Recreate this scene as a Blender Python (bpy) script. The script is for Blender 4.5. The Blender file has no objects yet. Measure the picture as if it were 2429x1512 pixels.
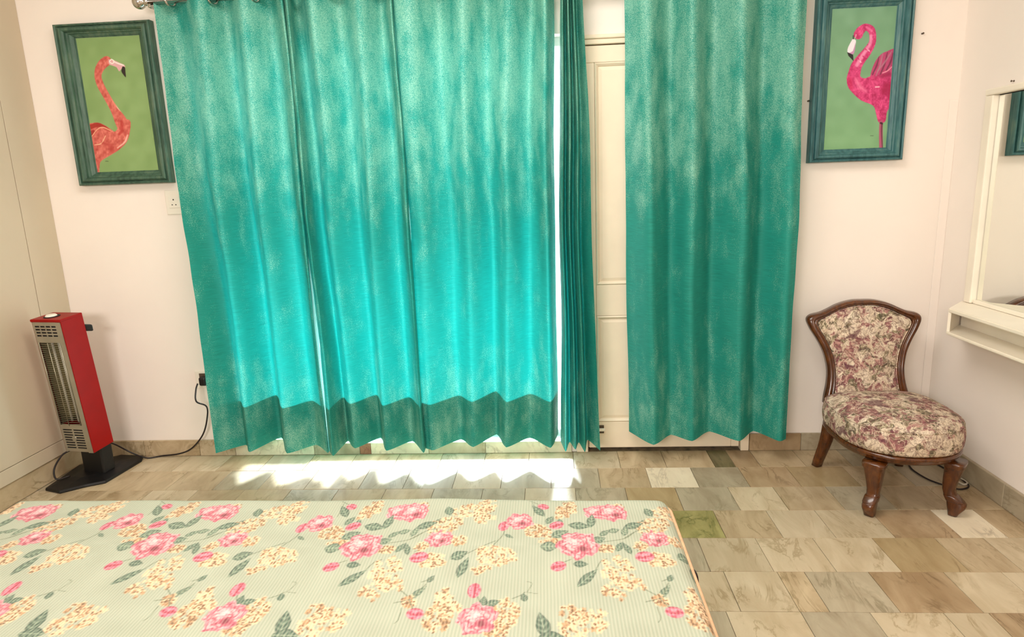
import bpy, bmesh, math, random
import numpy as np
from mathutils import Vector, Matrix
random.seed(7)
C = bpy.context.scene.collection
SC = bpy.context.scene

# ---------------------------------------------------------------- camera
FPX, PITCH, YAW, ROLL, CAMH = 1536.02, .206915, .065771, .03619, 1.40
cp, sp, cyw, syw = math.cos(PITCH), math.sin(PITCH), math.cos(YAW), math.sin(YAW)
FWD = np.array([-syw*cp, cyw*cp, -sp]); RGT0 = np.array([cyw, syw, 0.]); DWN0 = np.cross(FWD, RGT0)
RGT = math.cos(ROLL)*RGT0 + math.sin(ROLL)*DWN0
DWN = -math.sin(ROLL)*RGT0 + math.cos(ROLL)*DWN0
cam = bpy.data.cameras.new('camera'); cam.sensor_fit = 'HORIZONTAL'; cam.sensor_width = 36
cam.lens = 36*FPX/2429; cam.clip_start = .05
camo = bpy.data.objects.new('camera', cam); C.objects.link(camo)
m = Matrix.Identity(4)
for i in range(3):
    m[i][0] = RGT[i]; m[i][1] = -DWN[i]; m[i][2] = -FWD[i]
m[2][3] = CAMH
camo.matrix_world = m
SC.camera = camo

def ray(x, y): return RGT*((x-1214.5)/FPX) + DWN*((y-756)/FPX) + FWD
def onY(x, y, Y): d = ray(x, y); t = Y/d[1]; return (d[0]*t, Y, CAMH+d[2]*t)
def onZ(x, y, Z=0.): d = ray(x, y); t = (Z-CAMH)/d[2]; return (d[0]*t, d[1]*t, Z)
def onX(x, y, X): d = ray(x, y); t = X/d[0]; return (X, d[1]*t, CAMH+d[2]*t)

# ---------------------------------------------------------------- world, sun, lights, exposure
w = bpy.data.worlds.new('sky'); SC.world = w; w.use_nodes = True
w.node_tree.nodes['Background'].inputs[0].default_value = (.80, .93, 1, 1)
w.node_tree.nodes['Background'].inputs[1].default_value = 4.2
def lamp(name, kind, loc, target, energy, color, **kw):
    l = bpy.data.lights.new(name, kind); l.energy = energy; l.color = color
    for k, v in kw.items(): setattr(l, k, v)
    o = bpy.data.objects.new(name, l); C.objects.link(o); o.location = loc
    o.rotation_euler = (Vector(target)-Vector(loc)).to_track_quat('-Z', 'Y').to_euler()
    return o
SUN_E, SUN_AZ = math.radians(36), math.radians(1)
sd = Vector((math.sin(SUN_AZ)*math.cos(SUN_E), -math.cos(SUN_AZ)*math.cos(SUN_E), -math.sin(SUN_E)))
lamp('sun', 'SUN', -sd*8+Vector((0, 3, 0)), Vector((0, 3, 0)), 19, (.84, .95, 1), angle=math.radians(12))
lamp('ceiling_lamp', 'AREA', (-.35, 1.6, 2.87), (-.35, 1.6, 0), 42, (1, .945, .885), shape='RECTANGLE', size=1.6, size_y=1.0)
lamp('rear_fill', 'AREA', (-.9, -1.2, 1.8), (.2, 3.2, 1.1), 58, (1, .95, .90), shape='RECTANGLE', size=1.4, size_y=.5)  # unseen area light added behind the camera to brighten the walls
vs = SC.view_settings
SC.display_settings.display_device = 'sRGB'
vs.view_transform = 'Standard'; vs.look = 'None'; vs.gamma = 1; vs.exposure = .47; vs.use_curve_mapping = False

# ---------------------------------------------------------------- materials
def lin(c):
    c = np.asarray(c, float)/255.
    return np.where(c <= .04045, c/12.92, ((c+.055)/1.055)**2.4)
def L4(c): return tuple(float(v) for v in lin(c))+(1.,)
class NT:
    def __init__(s, name):
        s.m = bpy.data.materials.new(name); s.m.use_nodes = True; s.t = s.m.node_tree
        s.b = s.t.nodes['Principled BSDF']; s.out = s.t.nodes['Material Output']
    def n(s, typ, ins=None, **kw):
        nd = s.t.nodes.new(typ)
        for k, v in kw.items(): setattr(nd, k, v)
        for k, v in (ins or {}).items():
            if isinstance(v, bpy.types.NodeSocket): s.t.links.new(v, nd.inputs[k])
            else: nd.inputs[k].default_value = v
        return nd
    def link(s, a, b): s.t.links.new(a, b)
    def math(s, op, a, b=0., c=0., clamp=False):
        return s.n('ShaderNodeMath', {0: a, 1: b, 2: c}, operation=op, use_clamp=clamp).outputs[0]
    def ramp(s, fac, stops, interp='LINEAR'):
        nd = s.n('ShaderNodeValToRGB', {0: fac}); r = nd.color_ramp; r.interpolation = interp
        while len(r.elements) < len(stops): r.elements.new(.5)
        for e, (p, c) in zip(r.elements, stops): e.position = p; e.color = c if len(c) == 4 else tuple(c)+(1,)
        return nd.outputs[0]
    def mix(s, f, a, b, blend='MIX'):
        nd = s.n('ShaderNodeMix', data_type='RGBA', blend_type=blend)
        for k, v in ((0, f), (6, a), (7, b)):
            if isinstance(v, bpy.types.NodeSocket): s.link(v, nd.inputs[k])
            else: nd.inputs[k].default_value = v
        return nd.outputs[2]
    def obj(s): return s.n('ShaderNodeTexCoord').outputs['Object']
    def mapping(s, vec, scale=(1, 1, 1), loc=(0, 0, 0), rot=(0, 0, 0)):
        return s.n('ShaderNodeMapping', {0: vec, 1: loc, 2: rot, 3: scale}).outputs[0]
    def noise(s, vec, scale, detail=3, rough=.5, dist=0.):
        return s.n('ShaderNodeTexNoise', {'Vector': vec, 'Scale': scale, 'Detail': detail, 'Roughness': rough, 'Distortion': dist}).outputs[0]
    def bump(s, h, strength=.3, dist=.002):
        s.link(s.n('ShaderNodeBump', {'Height': h, 'Strength': strength, 'Distance': dist}).outputs[0], s.b.inputs['Normal'])
    def base(s, c):
        if isinstance(c, bpy.types.NodeSocket): s.link(c, s.b.inputs['Base Color'])
        else: s.b.inputs['Base Color'].default_value = c
    def rough(s, r): s.b.inputs['Roughness'].default_value = r

def plain(name, c, rough=.5, metal=0., var=.06, scale=12., bump=0., coat=0.):
    t = NT(name); o = t.obj()
    nz = t.noise(o, scale, 4)
    c1 = L4([v*(1-var) for v in c]); c2 = L4([min(255, v*(1+var)) for v in c])
    t.base(t.ramp(nz, [(.3, c1), (.7, c2)])); t.rough(rough); t.b.inputs['Metallic'].default_value = metal
    if coat: t.b.inputs['Coat Weight'].default_value = coat; t.b.inputs['Coat Roughness'].default_value = .08
    if bump: t.bump(t.noise(o, scale*12, 3), bump, .001)
    return t.m
M = {}
M['wall'] = plain('wall_paint', (243, 232, 222), .75, var=.012, scale=2, bump=.12)
M['ceil'] = plain('ceiling_paint', (240, 236, 230), .8, var=.01)
M['cab'] = plain('cabinet_laminate', (203, 187, 162), .5, var=.015, scale=3)
M['door'] = plain('door_paint', (244, 226, 200), .45, var=.02, scale=5, bump=.08)
M['cream'] = plain('cream_enamel', (244, 234, 216), .35, var=.02, scale=6, bump=.05)
M['white_plastic'] = plain('white_plastic', (240, 232, 218), .35, var=.01)
M['hole'] = plain('dark_hole', (35, 28, 24), .8)
M['black'] = plain('black_plastic', (12, 11, 11), .45, var=.1, bump=.1)
M['cord'] = plain('black_cord', (28, 16, 16), .5)
M['cordw'] = plain('white_cord', (205, 195, 178), .5)
M['red'] = plain('red_enamel', (146, 2, 0), .42, var=.03, bump=.05, coat=.05)
M['silver'] = plain('silver_panel', (176, 170, 155), .35, .75, var=.05)
M['wire'] = plain('wire_metal', (170, 165, 145), .3, .8)
M['reflector'] = plain('reflector', (125, 120, 95), .35, .85, var=.15, scale=9)
M['quartz'] = plain('quartz_rod', (200, 195, 180), .3, var=.05)
M['chrome'] = plain('chrome', (200, 196, 190), .13, 1., var=.02)
M['grout'] = plain('joint_grout', (128, 110, 84), .9, var=.2, scale=30)
M['out'] = plain('outside_paving', (215, 215, 210), .9)
M['alu'] = plain('white_window_frame', (235, 235, 232), .4)
M['nail'] = plain('old_nail', (90, 75, 60), .5, .3)
M['base_wood'] = plain('bed_wood', (120, 80, 50), .5)
M['binding'] = plain('peach_binding', (226, 178, 140), .8, var=.05, scale=60, bump=.2)

def mirror_mat():
    t = NT('mirror_glass'); t.base((.86, .88, .83, 1)); t.b.inputs['Metallic'].default_value = 1; t.rough(.015); return t.m
M['mirror'] = mirror_mat()
def pane_mat():
    t = NT('window_glass')
    tr = t.n('ShaderNodeBsdfTransparent', {0: (.96, .98, .98, 1)}); gl = t.n('ShaderNodeBsdfGlossy', {'Color': (1, 1, 1, 1), 'Roughness': .02})
    mx = t.n('ShaderNodeMixShader', {0: .06, 1: tr.outputs[0], 2: gl.outputs[0]}); t.link(mx.outputs[0], t.out.inputs[0]); return t.m
M['pane'] = pane_mat()

def wood_mat():
    t = NT('polished_wood'); o = t.obj()
    v = t.mapping(o, (3, 3, 1)); nz = t.noise(v, 9, 5, .6, 1.5)
    t.base(t.ramp(nz, [(.25, L4((46, 19, 5))), (.55, L4((86, 43, 11))), (.8, L4((112, 64, 20)))]))
    t.rough(.27); t.b.inputs['Coat Weight'].default_value = .35; t.b.inputs['Coat Roughness'].default_value = .07
    return t.m
M['wood'] = wood_mat()

def frame_mat(name, a, b, c):
    t = NT(name); o = t.obj()
    n1 = t.noise(t.mapping(o, (1, 1, .12)), 60, 4, .7); n2 = t.noise(o, 7, 3)
    k = t.math('ADD', t.math('MULTIPLY', n1, .65), t.math('MULTIPLY', n2, .35))
    t.base(t.ramp(k, [(.36, L4(a)), (.5, L4(b)), (.66, L4(c))])); t.rough(.5)
    t.bump(n1, .25, .001); return t.m
M['frameL'] = frame_mat('green_frame_paint', (42, 70, 55), (66, 98, 80), (102, 120, 98))
M['frameR'] = frame_mat('teal_frame_paint', (38, 82, 84), (62, 110, 112), (100, 134, 124))

def marble(name, c1, c2, vein, vamt=.5, seedv=0.):
    t = NT(name); tc = t.n('ShaderNodeTexCoord'); oi = t.n('ShaderNodeObjectInfo')
    off = t.n('ShaderNodeCombineXYZ', {0: t.math('MULTIPLY', oi.outputs['Random'], 37.), 1: t.math('MULTIPLY', oi.outputs['Random'], 91.), 2: seedv}).outputs[0]
    v = t.n('ShaderNodeVectorMath', {0: tc.outputs['Object'], 1: off}, operation='ADD').outputs[0]
    rot = t.n('ShaderNodeCombineXYZ', {2: t.math('ADD', t.math('MULTIPLY', oi.outputs['Random'], 1.6), -1.6)}).outputs[0]
    v2 = t.n('ShaderNodeMapping', {0: v, 2: rot, 3: (1.7, .55, 1)}).outputs[0]
    n1 = t.noise(v2, 7, 6, .6, .8)
    vv = t.math('ABSOLUTE', t.math('SUBTRACT', t.noise(v2, 4.5, 5, .62, 1.6), .5))
    line = t.math('SUBTRACT', 1., t.math('MULTIPLY', vv, 26., clamp=True), clamp=True)
    patch = t.ramp(t.noise(v, 6, 3, .5), [(.45, (0, 0, 0)), (.62, (1, 1, 1))])
    lm = t.math('MULTIPLY', t.math('MULTIPLY', line, patch), vamt)
    c = t.ramp(n1, [(.32, L4(c1)), (.64, L4(c2))])
    br = t.math('ADD', .82, t.math('MULTIPLY', oi.outputs['Random'], .12))
    c = t.mix(1., c, t.n('ShaderNodeCombineColor', {0: br, 1: br, 2: br}).outputs[0], 'MULTIPLY')
    t.base(t.mix(lm, c, L4(vein)))
    sp = t.ramp(t.noise(v, 55, 2, .5), [(.68, (0, 0, 0)), (.74, (1, 1, 1))])
    t.rough(.36); t.b.inputs['Specular IOR Level'].default_value = .35
    return t.m
M['red'].node_tree.nodes['Principled BSDF'].inputs['Specular IOR Level'].default_value = .2
MAR = dict(
    beige=marble('marble_beige', (176, 152, 118), (206, 184, 150), (124, 104, 66), .6),
    light=marble('marble_light', (194, 174, 142), (214, 196, 166), (140, 118, 80), .6),
    grey=marble('marble_grey', (164, 148, 122), (190, 176, 150), (118, 108, 80), .6),
    gold=marble('marble_gold', (170, 144, 104), (190, 166, 126), (122, 98, 62), .6),
    brown=marble('marble_brown', (162, 134, 100), (186, 160, 126), (104, 80, 52), .7),
    white=marble('marble_white', (228, 212, 184), (240, 226, 198), (120, 100, 72), .5),
    green=marble('marble_green', (142, 132, 78), (178, 168, 110), (100, 100, 50), .8),
    dkgreen=marble('marble_dark_green', (92, 84, 54), (130, 120, 84), (70, 66, 40), .6),
    rust=marble('marble_rust', (150, 96, 74), (176, 124, 100), (110, 60, 50), .5))

def curtain_mat(name, trans):
    t = NT(name); tc = t.n('ShaderNodeTexCoord'); uv = tc.outputs['UV']
    sep = t.n('ShaderNodeSeparateXYZ', {0: uv}); v = sep.outputs[1]
    patch = t.noise(t.mapping(uv, (17, 8, 1)), 1, 2, .5)
    patch2 = t.noise(t.mapping(uv, (9, 3, 1), (3, 7, 0)), 1, 2, .5)
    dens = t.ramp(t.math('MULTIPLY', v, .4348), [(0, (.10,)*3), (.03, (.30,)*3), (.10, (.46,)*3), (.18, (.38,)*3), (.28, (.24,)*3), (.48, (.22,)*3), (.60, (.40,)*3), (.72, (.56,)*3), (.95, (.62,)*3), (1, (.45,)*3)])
    n1 = t.noise(uv, 120, 2, .6, .8); n2 = t.noise(t.mapping(uv, (1, 1.4, 1), (5, 2, 0)), 210, 2, .6, .4)
    cells = t.math('MULTIPLY', t.math('ABSOLUTE', t.math('SUBTRACT', n1, .5)), 13., clamp=True)
    k = t.math('ADD', t.math('MULTIPLY', t.math('SUBTRACT', patch, .5), .75), t.math('MULTIPLY', t.math('SUBTRACT', patch2, .5), .7))
    k = t.math('ADD', k, t.math('MULTIPLY', t.math('SUBTRACT', n2, .5), 1.3))
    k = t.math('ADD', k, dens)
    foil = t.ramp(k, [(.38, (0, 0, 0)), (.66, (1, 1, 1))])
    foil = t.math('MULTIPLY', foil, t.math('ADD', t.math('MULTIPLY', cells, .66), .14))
    streak = t.noise(t.mapping(uv, (14, 420, 1)), 1, 2, .6)
    base = t.ramp(streak, [(.3, L4((16, 122, 108))), (.7, L4((26, 146, 130)))])
    col = t.mix(foil, base, L4((146, 202, 178)))
    t.base(col)
    t.b.inputs['Metallic'].default_value = 0
    t.link(t.math('SUBTRACT', .72, t.math('MULTIPLY', foil, .34)), t.b.inputs['Roughness'])
    t.b.inputs['Sheen Weight'].default_value = .0
    t.bump(t.math('ADD', t.math('MULTIPLY', foil, .6), t.math('MULTIPLY', streak, .5)), .25, .0015)
    if trans > 0:
        tcol = t.mix(foil, t.ramp(streak, [(.3, (.0, .50, .48, 1)), (.7, (.004, .66, .62, 1))]), (.12, .62, .52, 1))
        tl = t.n('ShaderNodeBsdfTranslucent', {0: tcol})
        mx = t.n('ShaderNodeMixShader', {0: trans, 1: t.b.outputs[0], 2: tl.outputs[0]})
        t.link(mx.outputs[0], t.out.inputs[0])
    return t.m
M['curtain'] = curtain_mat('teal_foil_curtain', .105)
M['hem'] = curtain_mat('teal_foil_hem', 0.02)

def attr_mat(name, rough=.7, ribs=False, weave=0.):
    t = NT(name); a = t.n('ShaderNodeVertexColor', layer_name='Col').outputs[0]
    if ribs:
        o = t.obj(); x = t.n('ShaderNodeSeparateXYZ', {0: o}).outputs[0]
        wob = t.math('MULTIPLY', t.noise(o, 3, 2), .012)
        s = t.math('SINE', t.math('MULTIPLY', t.math('ADD', x, wob), 2*math.pi/.0076))
        s01 = t.math('ADD', t.math('MULTIPLY', s, .5), .5)
        a2 = t.mix(t.math('MULTIPLY', s01, .16), a, L4((236, 226, 200)))
        a2 = t.mix(t.math('MULTIPLY', t.math('SUBTRACT', 1., s01), .10), a2, L4((150, 160, 130)))
        t.base(a2)
        t.bump(t.math('ADD', s01, t.math('MULTIPLY', t.noise(o, 500, 2), .5)), .35, .0015)
    else:
        o = t.obj(); t.base(a); t.bump(t.noise(o, 260, 2), .15, .001)
    t.rough(rough); return t.m
M['quilt'] = attr_mat('floral_quilt', .85, True)
M['paint'] = attr_mat('painted_canvas', .55)

def tapestry():
    t = NT('floral_tapestry'); o = t.obj()
    o = t.n('ShaderNodeVectorMath', {0: o, 1: t.n('ShaderNodeVectorMath', {0: t.n('ShaderNodeTexNoise', {'Vector': o, 'Scale': 16., 'Detail': 2.}).outputs[1], 1: (.06, .06, .06)}, operation='MULTIPLY').outputs[0]}, operation='ADD').outputs[0]
    cream = t.ramp(t.noise(o, 22, 3), [(.3, L4((194, 170, 144))), (.7, L4((228, 212, 190)))])
    pink = t.ramp(t.noise(t.mapping(o, loc=(3, 1, 2)), 15, 4, .6, .5), [(.49, (0, 0, 0)), (.535, (1, 1, 1))])
    pc = t.ramp(t.noise(o, 50, 2), [(.35, L4((108, 60, 66))), (.5, L4((150, 98, 98))), (.68, L4((192, 148, 134)))])
    c = t.mix(pink, cream, pc)
    olive = t.ramp(t.noise(t.mapping(o, loc=(9, 4, 7)), 19, 4, .6, .6), [(.54, (0, 0, 0)), (.58, (1, 1, 1))])
    oc = t.ramp(t.noise(t.mapping(o, loc=(1, 1, 1)), 60, 2), [(.4, L4((84, 76, 58))), (.62, L4((150, 138, 108)))])
    c = t.mix(olive, c, oc)
    for sc, lo, th, cc in ((30, 5., 22., (108, 80, 62)), (21, 12., 26., (98, 62, 66)), (44, 20., 18., (236, 218, 190)), (75, 31., 24., (112, 88, 70))):
        vv = t.math('ABSOLUTE', t.math('SUBTRACT', t.noise(t.mapping(o, loc=(lo, lo, lo)), sc, 1, .4, .8), .5))
        ln = t.math('SUBTRACT', 1., t.math('MULTIPLY', vv, th, clamp=True), clamp=True)
        c = t.mix(t.math('MULTIPLY', ln, .62), c, L4(cc))
    plum = t.ramp(t.noise(t.mapping(o, loc=(2, 8, 5)), 11, 3, .55), [(.62, (0, 0, 0)), (.66, (1, 1, 1))])
    c = t.mix(t.math('MULTIPLY', plum, .75), c, L4((92, 44, 58)))
    t.base(c); t.rough(.85); t.bump(t.noise(o, 220, 3), .3, .0015); return t.m
M['tapestry'] = tapestry()

# ---------------------------------------------------------------- geometry helpers
def link(name, me, mat, parent=None, smooth=False):
    if mat is not None: me.materials.append(mat)
    if smooth:
        me.polygons.foreach_set('use_smooth', [True]*len(me.polygons))
    o = bpy.data.objects.new(name, me); C.objects.link(o)
    if parent is not None: o.parent = parent
    return o
def raw(name, vs, fs, mat, parent=None, smooth=False):
    me = bpy.data.meshes.new(name); me.from_pydata([tuple(v) for v in vs], [], fs); me.update()
    return link(name, me, mat, parent, smooth)
def bmo(name, bm, mat, parent=None, smooth=False):
    bmesh.ops.recalc_face_normals(bm, faces=bm.faces)
    me = bpy.data.meshes.new(name); bm.to_mesh(me); bm.free()
    return link(name, me, mat, parent, smooth)
def add_box(bm, lo, hi, bev=0., seg=2, mx=None):
    r = bmesh.ops.create_cube(bm, size=1)
    vs = r['verts']
    for v in vs:
        v.co = Vector([(lo[i]+hi[i])/2+v.co[i]*(hi[i]-lo[i]) for i in range(3)])
    if bev:
        es = list({e for v in vs for e in v.link_edges})
        rr = bmesh.ops.bevel(bm, geom=es, offset=bev, segments=seg, affect='EDGES', profile=.5)
        vs = [v for v in rr['verts']] + [v for v in vs if v.is_valid]
    if mx is not None:
        for v in set(vs): v.co = mx @ v.co
def box(name, lo, hi, mat, parent=None, bev=0., seg=2):
    bm = bmesh.new(); add_box(bm, lo, hi, bev, seg); return bmo(name, bm, mat, parent)
def smoothpath(pts, n=8):
    p = [np.array(q, float) for q in pts]; p = [2*p[0]-p[1]]+p+[2*p[-1]-p[-2]]; out = []
    for i in range(1, len(p)-2):
        for k in range(n):
            t = k/n
            out.append(.5*((2*p[i])+(-p[i-1]+p[i+1])*t+(2*p[i-1]-5*p[i]+4*p[i+1]-p[i+2])*t*t+(-p[i-1]+3*p[i]-3*p[i+1]+p[i+2])*t**3))
    out.append(p[-2]); return np.array(out)
def tube_data(path, r, seg=8, closed=False):
    path = [Vector(p) for p in path]; n = len(path); vs = []; fs = []
    rr = r if hasattr(r, '__len__') else [r]*n
    up = Vector((0, 0, 1)); prev = None
    for i, p in enumerate(path):
        if closed: t = path[(i+1) % n]-path[i-1]
        else: t = path[min(i+1, n-1)]-path[max(i-1, 0)]
        t.normalize()
        a = prev if prev is not None else (up.cross(t) if abs(t.z) < .95 else Vector((1, 0, 0)).cross(t))
        a = (a - t*a.dot(t)).normalized(); prev = a; b = t.cross(a)
        for k in range(seg):
            an = 2*math.pi*k/seg; vs.append(p+(a*math.cos(an)+b*math.sin(an))*rr[i])
    for i in range(n if closed else n-1):
        j = (i+1) % n
        for k in range(seg):
            k2 = (k+1) % seg; fs.append((i*seg+k, i*seg+k2, j*seg+k2, j*seg+k))
    if not closed:
        fs.append(tuple(range(seg))[::-1]); fs.append(tuple((n-1)*seg+k for k in range(seg)))
    return vs, fs
def tube(name, path, r, mat, parent=None, seg=8, closed=False):
    vs_, fs_ = tube_data(path, r, seg, closed); return raw(name, vs_, fs_, mat, parent, True)
def thing(name, label, cat, loc=(0, 0, 0), group=None):
    o = bpy.data.objects.new(name, None); C.objects.link(o); o.location = loc
    o['label'] = label; o['category'] = cat
    if group: o['group'] = group
    return o
def tag(o, label, cat, group=None):
    o['label'] = label; o['category'] = cat
    if group: o['group'] = group
    return o
def struct(o): o['kind'] = 'structure'; return o
def place(o, loc):
    """shift the mesh so that the object's origin lies at loc (in the parent's space)"""
    me = o.data; n = len(me.vertices); co = np.empty(n*3, 'f'); me.vertices.foreach_get('co', co)
    co = co.reshape(-1, 3)-np.array(loc, 'f'); me.vertices.foreach_set('co', co.ravel()); me.update(); o.location = loc; return o

# ---------------------------------------------------------------- room shell
YB, XL, XR, YF, ZC = 3.21, -2.543, 1.865, -1.5, 2.9
WX0, WX1, WZ0, WZ1 = -1.66, .080, .062, 2.066        # glazed opening
DX0, DX1, DZ1 = .105, .99, 2.05                      # door opening
bm = bmesh.new()
T = .16
for lo, hi in (((XL-.1, YB, 0), (WX0, YB+T, ZC)), ((WX0, YB, 0), (WX1, YB+T, WZ0)), ((WX0, YB, WZ1), (WX1, YB+T, ZC)),
               ((WX1, YB, 0), (DX0, YB+T, ZC)), ((DX0, YB, DZ1), (DX1, YB+T, ZC)), ((DX1, YB, 0), (XR+.1, YB+T, ZC))):
    add_box(bm, lo, hi)
add_box(bm, (DX0, YB+.07, 0), (DX1, YB+T, DZ1))  # block added behind the door to keep outside light from leaking in
wb = struct(bmo('wall_back', bm, M['wall']))
wr = struct(box('wall_right', (XR, YF, 0), (XR+.1, YB, ZC), M['wall']))
wl = struct(box('wall_left', (XL-.12, YF, 0), (XL-.03, YB, ZC), M['wall']))
wf = struct(box('wall_front', (XL-.12, YF-.1, 0), (XR+.1, YF, ZC), M['wall']))
struct(box('ceiling', (XL-.12, YF-.1, ZC), (XR+.1, YB+T, ZC+.1), M['ceil']))
struct(box('trim_1', (1.826, YB-.0035, .105), (XR, YB, 1.70), M['wall'], bev=.002))
# floor with single marble tiles
fl = struct(box('floor', (XL-.12, YF-.1, -.06), (XR+.1, YB+T, -.006), M['grout']))
rowY = [3.209, 3.005, 2.795, 2.580, 2.362, 2.137, 1.915, 1.69, 1.47, 1.25, 1.03]
known = {0: [-2.45, -2.22, -1.994, -1.76, -1.53, -1.30, -1.07, -.837, -.604, -.374, -.144, .085, .315, .54, .775, .873, .994, 1.209, 1.43, 1.65],
         1: [-2.36, -2.121, -1.9, -1.665, -1.44, -1.212, -.947, -.734, -.497, -.268, -.03, .2, .433, .651, .88, 1.109, 1.374, 1.61],
         2: [-2.42, -2.19, -1.96, -1.73, -1.5, -1.27, -1.04, -.81, -.58, -.348, -.15, .082, .31, .538, .776, .978, 1.211, 1.423, 1.65],
         3: [-2.3, -2.07, -1.84, -1.61, -1.38, -1.15, -.92, -.69, -.46, -.23, 0, .22, .44, .659, .879, 1.08, 1.304, 1.551, 1.722],
         4: [-2.4, -2.17, -1.94, -1.71, -1.48, -1.25, -1.02, -.79, -.56, -.33, -.1, .12, .33, .545, .769, .988, 1.213, 1.446, 1.626],
         5: [-2.3, -2.07, -1.84, -1.61, -1.38, -1.15, -.92, -.69, -.46, -.23, -.03, .16, .37, .59, .778, .873, 1.095, 1.352, 1.548, 1.75],
         6: [-2.4, -2.17, -1.94, -1.71, -1.48, -1.25, -1.02, -.79, -.56, -.33, -.1, .12, .33, .541, .78, .997, 1.226, 1.365, 1.6]}
special = {(1, .433): 'white', (3, .44): 'green', (0, .775): 'dkgreen', (1, 1.109): 'gold', (1, .2): 'beige', (4, 1.213): 'gold', (5, 1.095): 'brown',
           (5, .59): 'light', (5, .778): 'beige', (5, .873): 'grey', (4, .769): 'light', (4, .988): 'light', (4, .545): 'light', (3, .879): 'light', (3, .659): 'beige',
           (3, 1.08): 'light', (3, 1.304): 'brown', (3, 1.551): 'white', (2, .776): 'light', (2, .538): 'grey', (2, .978): 'beige', (1, .651): 'grey', (1, .88): 'brown',
           (0, .873): 'brown', (0, .994): 'beige', (5, 1.352): 'light', (5, 1.548): 'light', (6, .541): 'light', (6, .78): 'grey', (6, .997): 'light', (6, 1.226): 'light',
           (6, 1.365): 'brown', (4, .33): 'grey', (2, .31): 'gold', (2, -.15): 'light', (1, -.03): 'grey', (1, -.268): 'grey', (2, -.348): 'grey', (5, .37): 'light', (2, .082): 'grey', (6, .33): 'grey'}
def tile(x0, x1, y0, y1, key, parent, zt=0.):
    g = .0009; cx_, cy_ = (x0+x1)/2, (y0+y1)/2
    bm = bmesh.new(); add_box(bm, (x0+g-cx_, y0+g-cy_, -.005), (x1-g-cx_, y1-g-cy_, zt), .0009, 1)
    o = bmo('tile', bm, MAR[key], parent); o.location = (cx_, cy_, 0); return o
rnd = random.Random(3)
for r in range(len(rowY)-1):
    xs = known.get(r) or [(-2.4+.11*((r*3) % 2)+.23*i+rnd.uniform(-.01, .01)) for i in range(19)]
    xs = [XL-.03]+[x for x in xs if XL < x < XR-.05]+[XR]
    for a, b in zip(xs[:-1], xs[1:]):
        key = special.get((r, a)) or rnd.choice(['beige', 'beige', 'grey', 'grey', 'light', 'beige', 'beige'])
        tile(a, b, rowY[r+1], rowY[r], key, fl, rnd.uniform(-.0006, 0))
bm = bmesh.new()                                       # the rest of the floor, under and behind the bed
y = rowY[-1]; r = 0
while y > YF:
    x = XL-.03+(.12 if r % 2 else 0)
    xs = [XL-.03]
    while x < XR-.1:
        x += .23; xs.append(min(x, XR))
    if xs[-1] < XR: xs.append(XR)
    for a, b in zip(xs[:-1], xs[1:]):
        if b-a > .01: add_box(bm, (a+.0012, max(y-.22, YF)+.0012, -.005), (b-.0012, y-.0012, 0))
    y -= .22; r += 1
rest = bmo('tile_field', bm, MAR['beige'], fl); rest['kind'] = 'stuff'
# skirting
def skirt(name, runs, yb, h, parent_mat=None):
    root = struct(box(name, (runs[0][0], yb-.006, 0), (runs[-1][1], yb, h-.004), M['grout']))
    for a, b, key in runs:
        bm = bmesh.new(); c = (a+b)/2
        add_box(bm, (a+.0008-c, -.013, .0006), (b-.0008-c, 0, h), .002, 1)
        o = bmo('tile', bm, MAR[key], root); o.location = (c, yb, 0)
    return root
skirt('baseboard_back', [(XL, -2.253, 'beige'), (-2.253, -1.94, 'beige'), (-1.94, -1.741, 'light'), (-1.741, -1.303, 'white')], YB, .09)
skirt('baseboard_window', [(-1.303, -1.053, 'grey'), (-1.053, -.993, 'rust'), (-.993, -.68, 'white'), (-.68, -.376, 'light'), (-.376, .080, 'white')], YB, .064)
skirt('baseboard_back_right', [(.992, 1.25, 'brown'), (1.25, 1.56, 'grey'), (1.56, XR-.014, 'grey')], YB, .092)
root = struct(box('baseboard_right', (XR-.006, YF, 0), (XR, YB, .10), M['grout']))
yy = YB-.001
for k in range(8):
    y0 = max(yy-.61, YF); c = (yy+y0)/2; bm = bmesh.new()
    add_box(bm, (-.016, y0-c+.0008, .0006), (0, yy-c-.0008, .105), .002, 1)
    o = bmo('tile', bm, MAR['grey'], root); o.location = (XR, c, 0); yy = y0
    if yy <= YF: break
# glazed opening
wroot = struct(box('window_1', (WX0, YB+.004, WZ0-.006), (WX1, YB+T, WZ0+.002), M['alu']))
bm = bmesh.new()
for lo, hi in (((WX0, YB+.07, WZ0), (WX1, YB+.11, WZ0+.035)), ((WX0, YB+.07, WZ1-.04), (WX1, YB+.11, WZ1)), ((WX0, YB+.07, WZ0+.035), (WX0+.035, YB+.11, WZ1-.04)), ((WX1-.012, YB+.07, WZ0+.035), (WX1, YB+.11, WZ1-.04))):
    add_box(bm, lo, hi)
bmo('window_frame', bm, M['alu'], wroot)
box('pane', (WX0+.03, YB+.088, WZ0+.03), (WX1-.01, YB+.092, WZ1-.03), M['pane'], wroot)
# outside: balcony floor and an unseen slab added to shade the top of the window
struct(box('ground', (-9, YB+T-.001, -.06), (9, YB+9, -.01), M['out']))
ov = struct(box('shade_slab', (-2.9, YB+T, 2.55), (1.4, YB+2.0, 2.65), M['out']))

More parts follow.
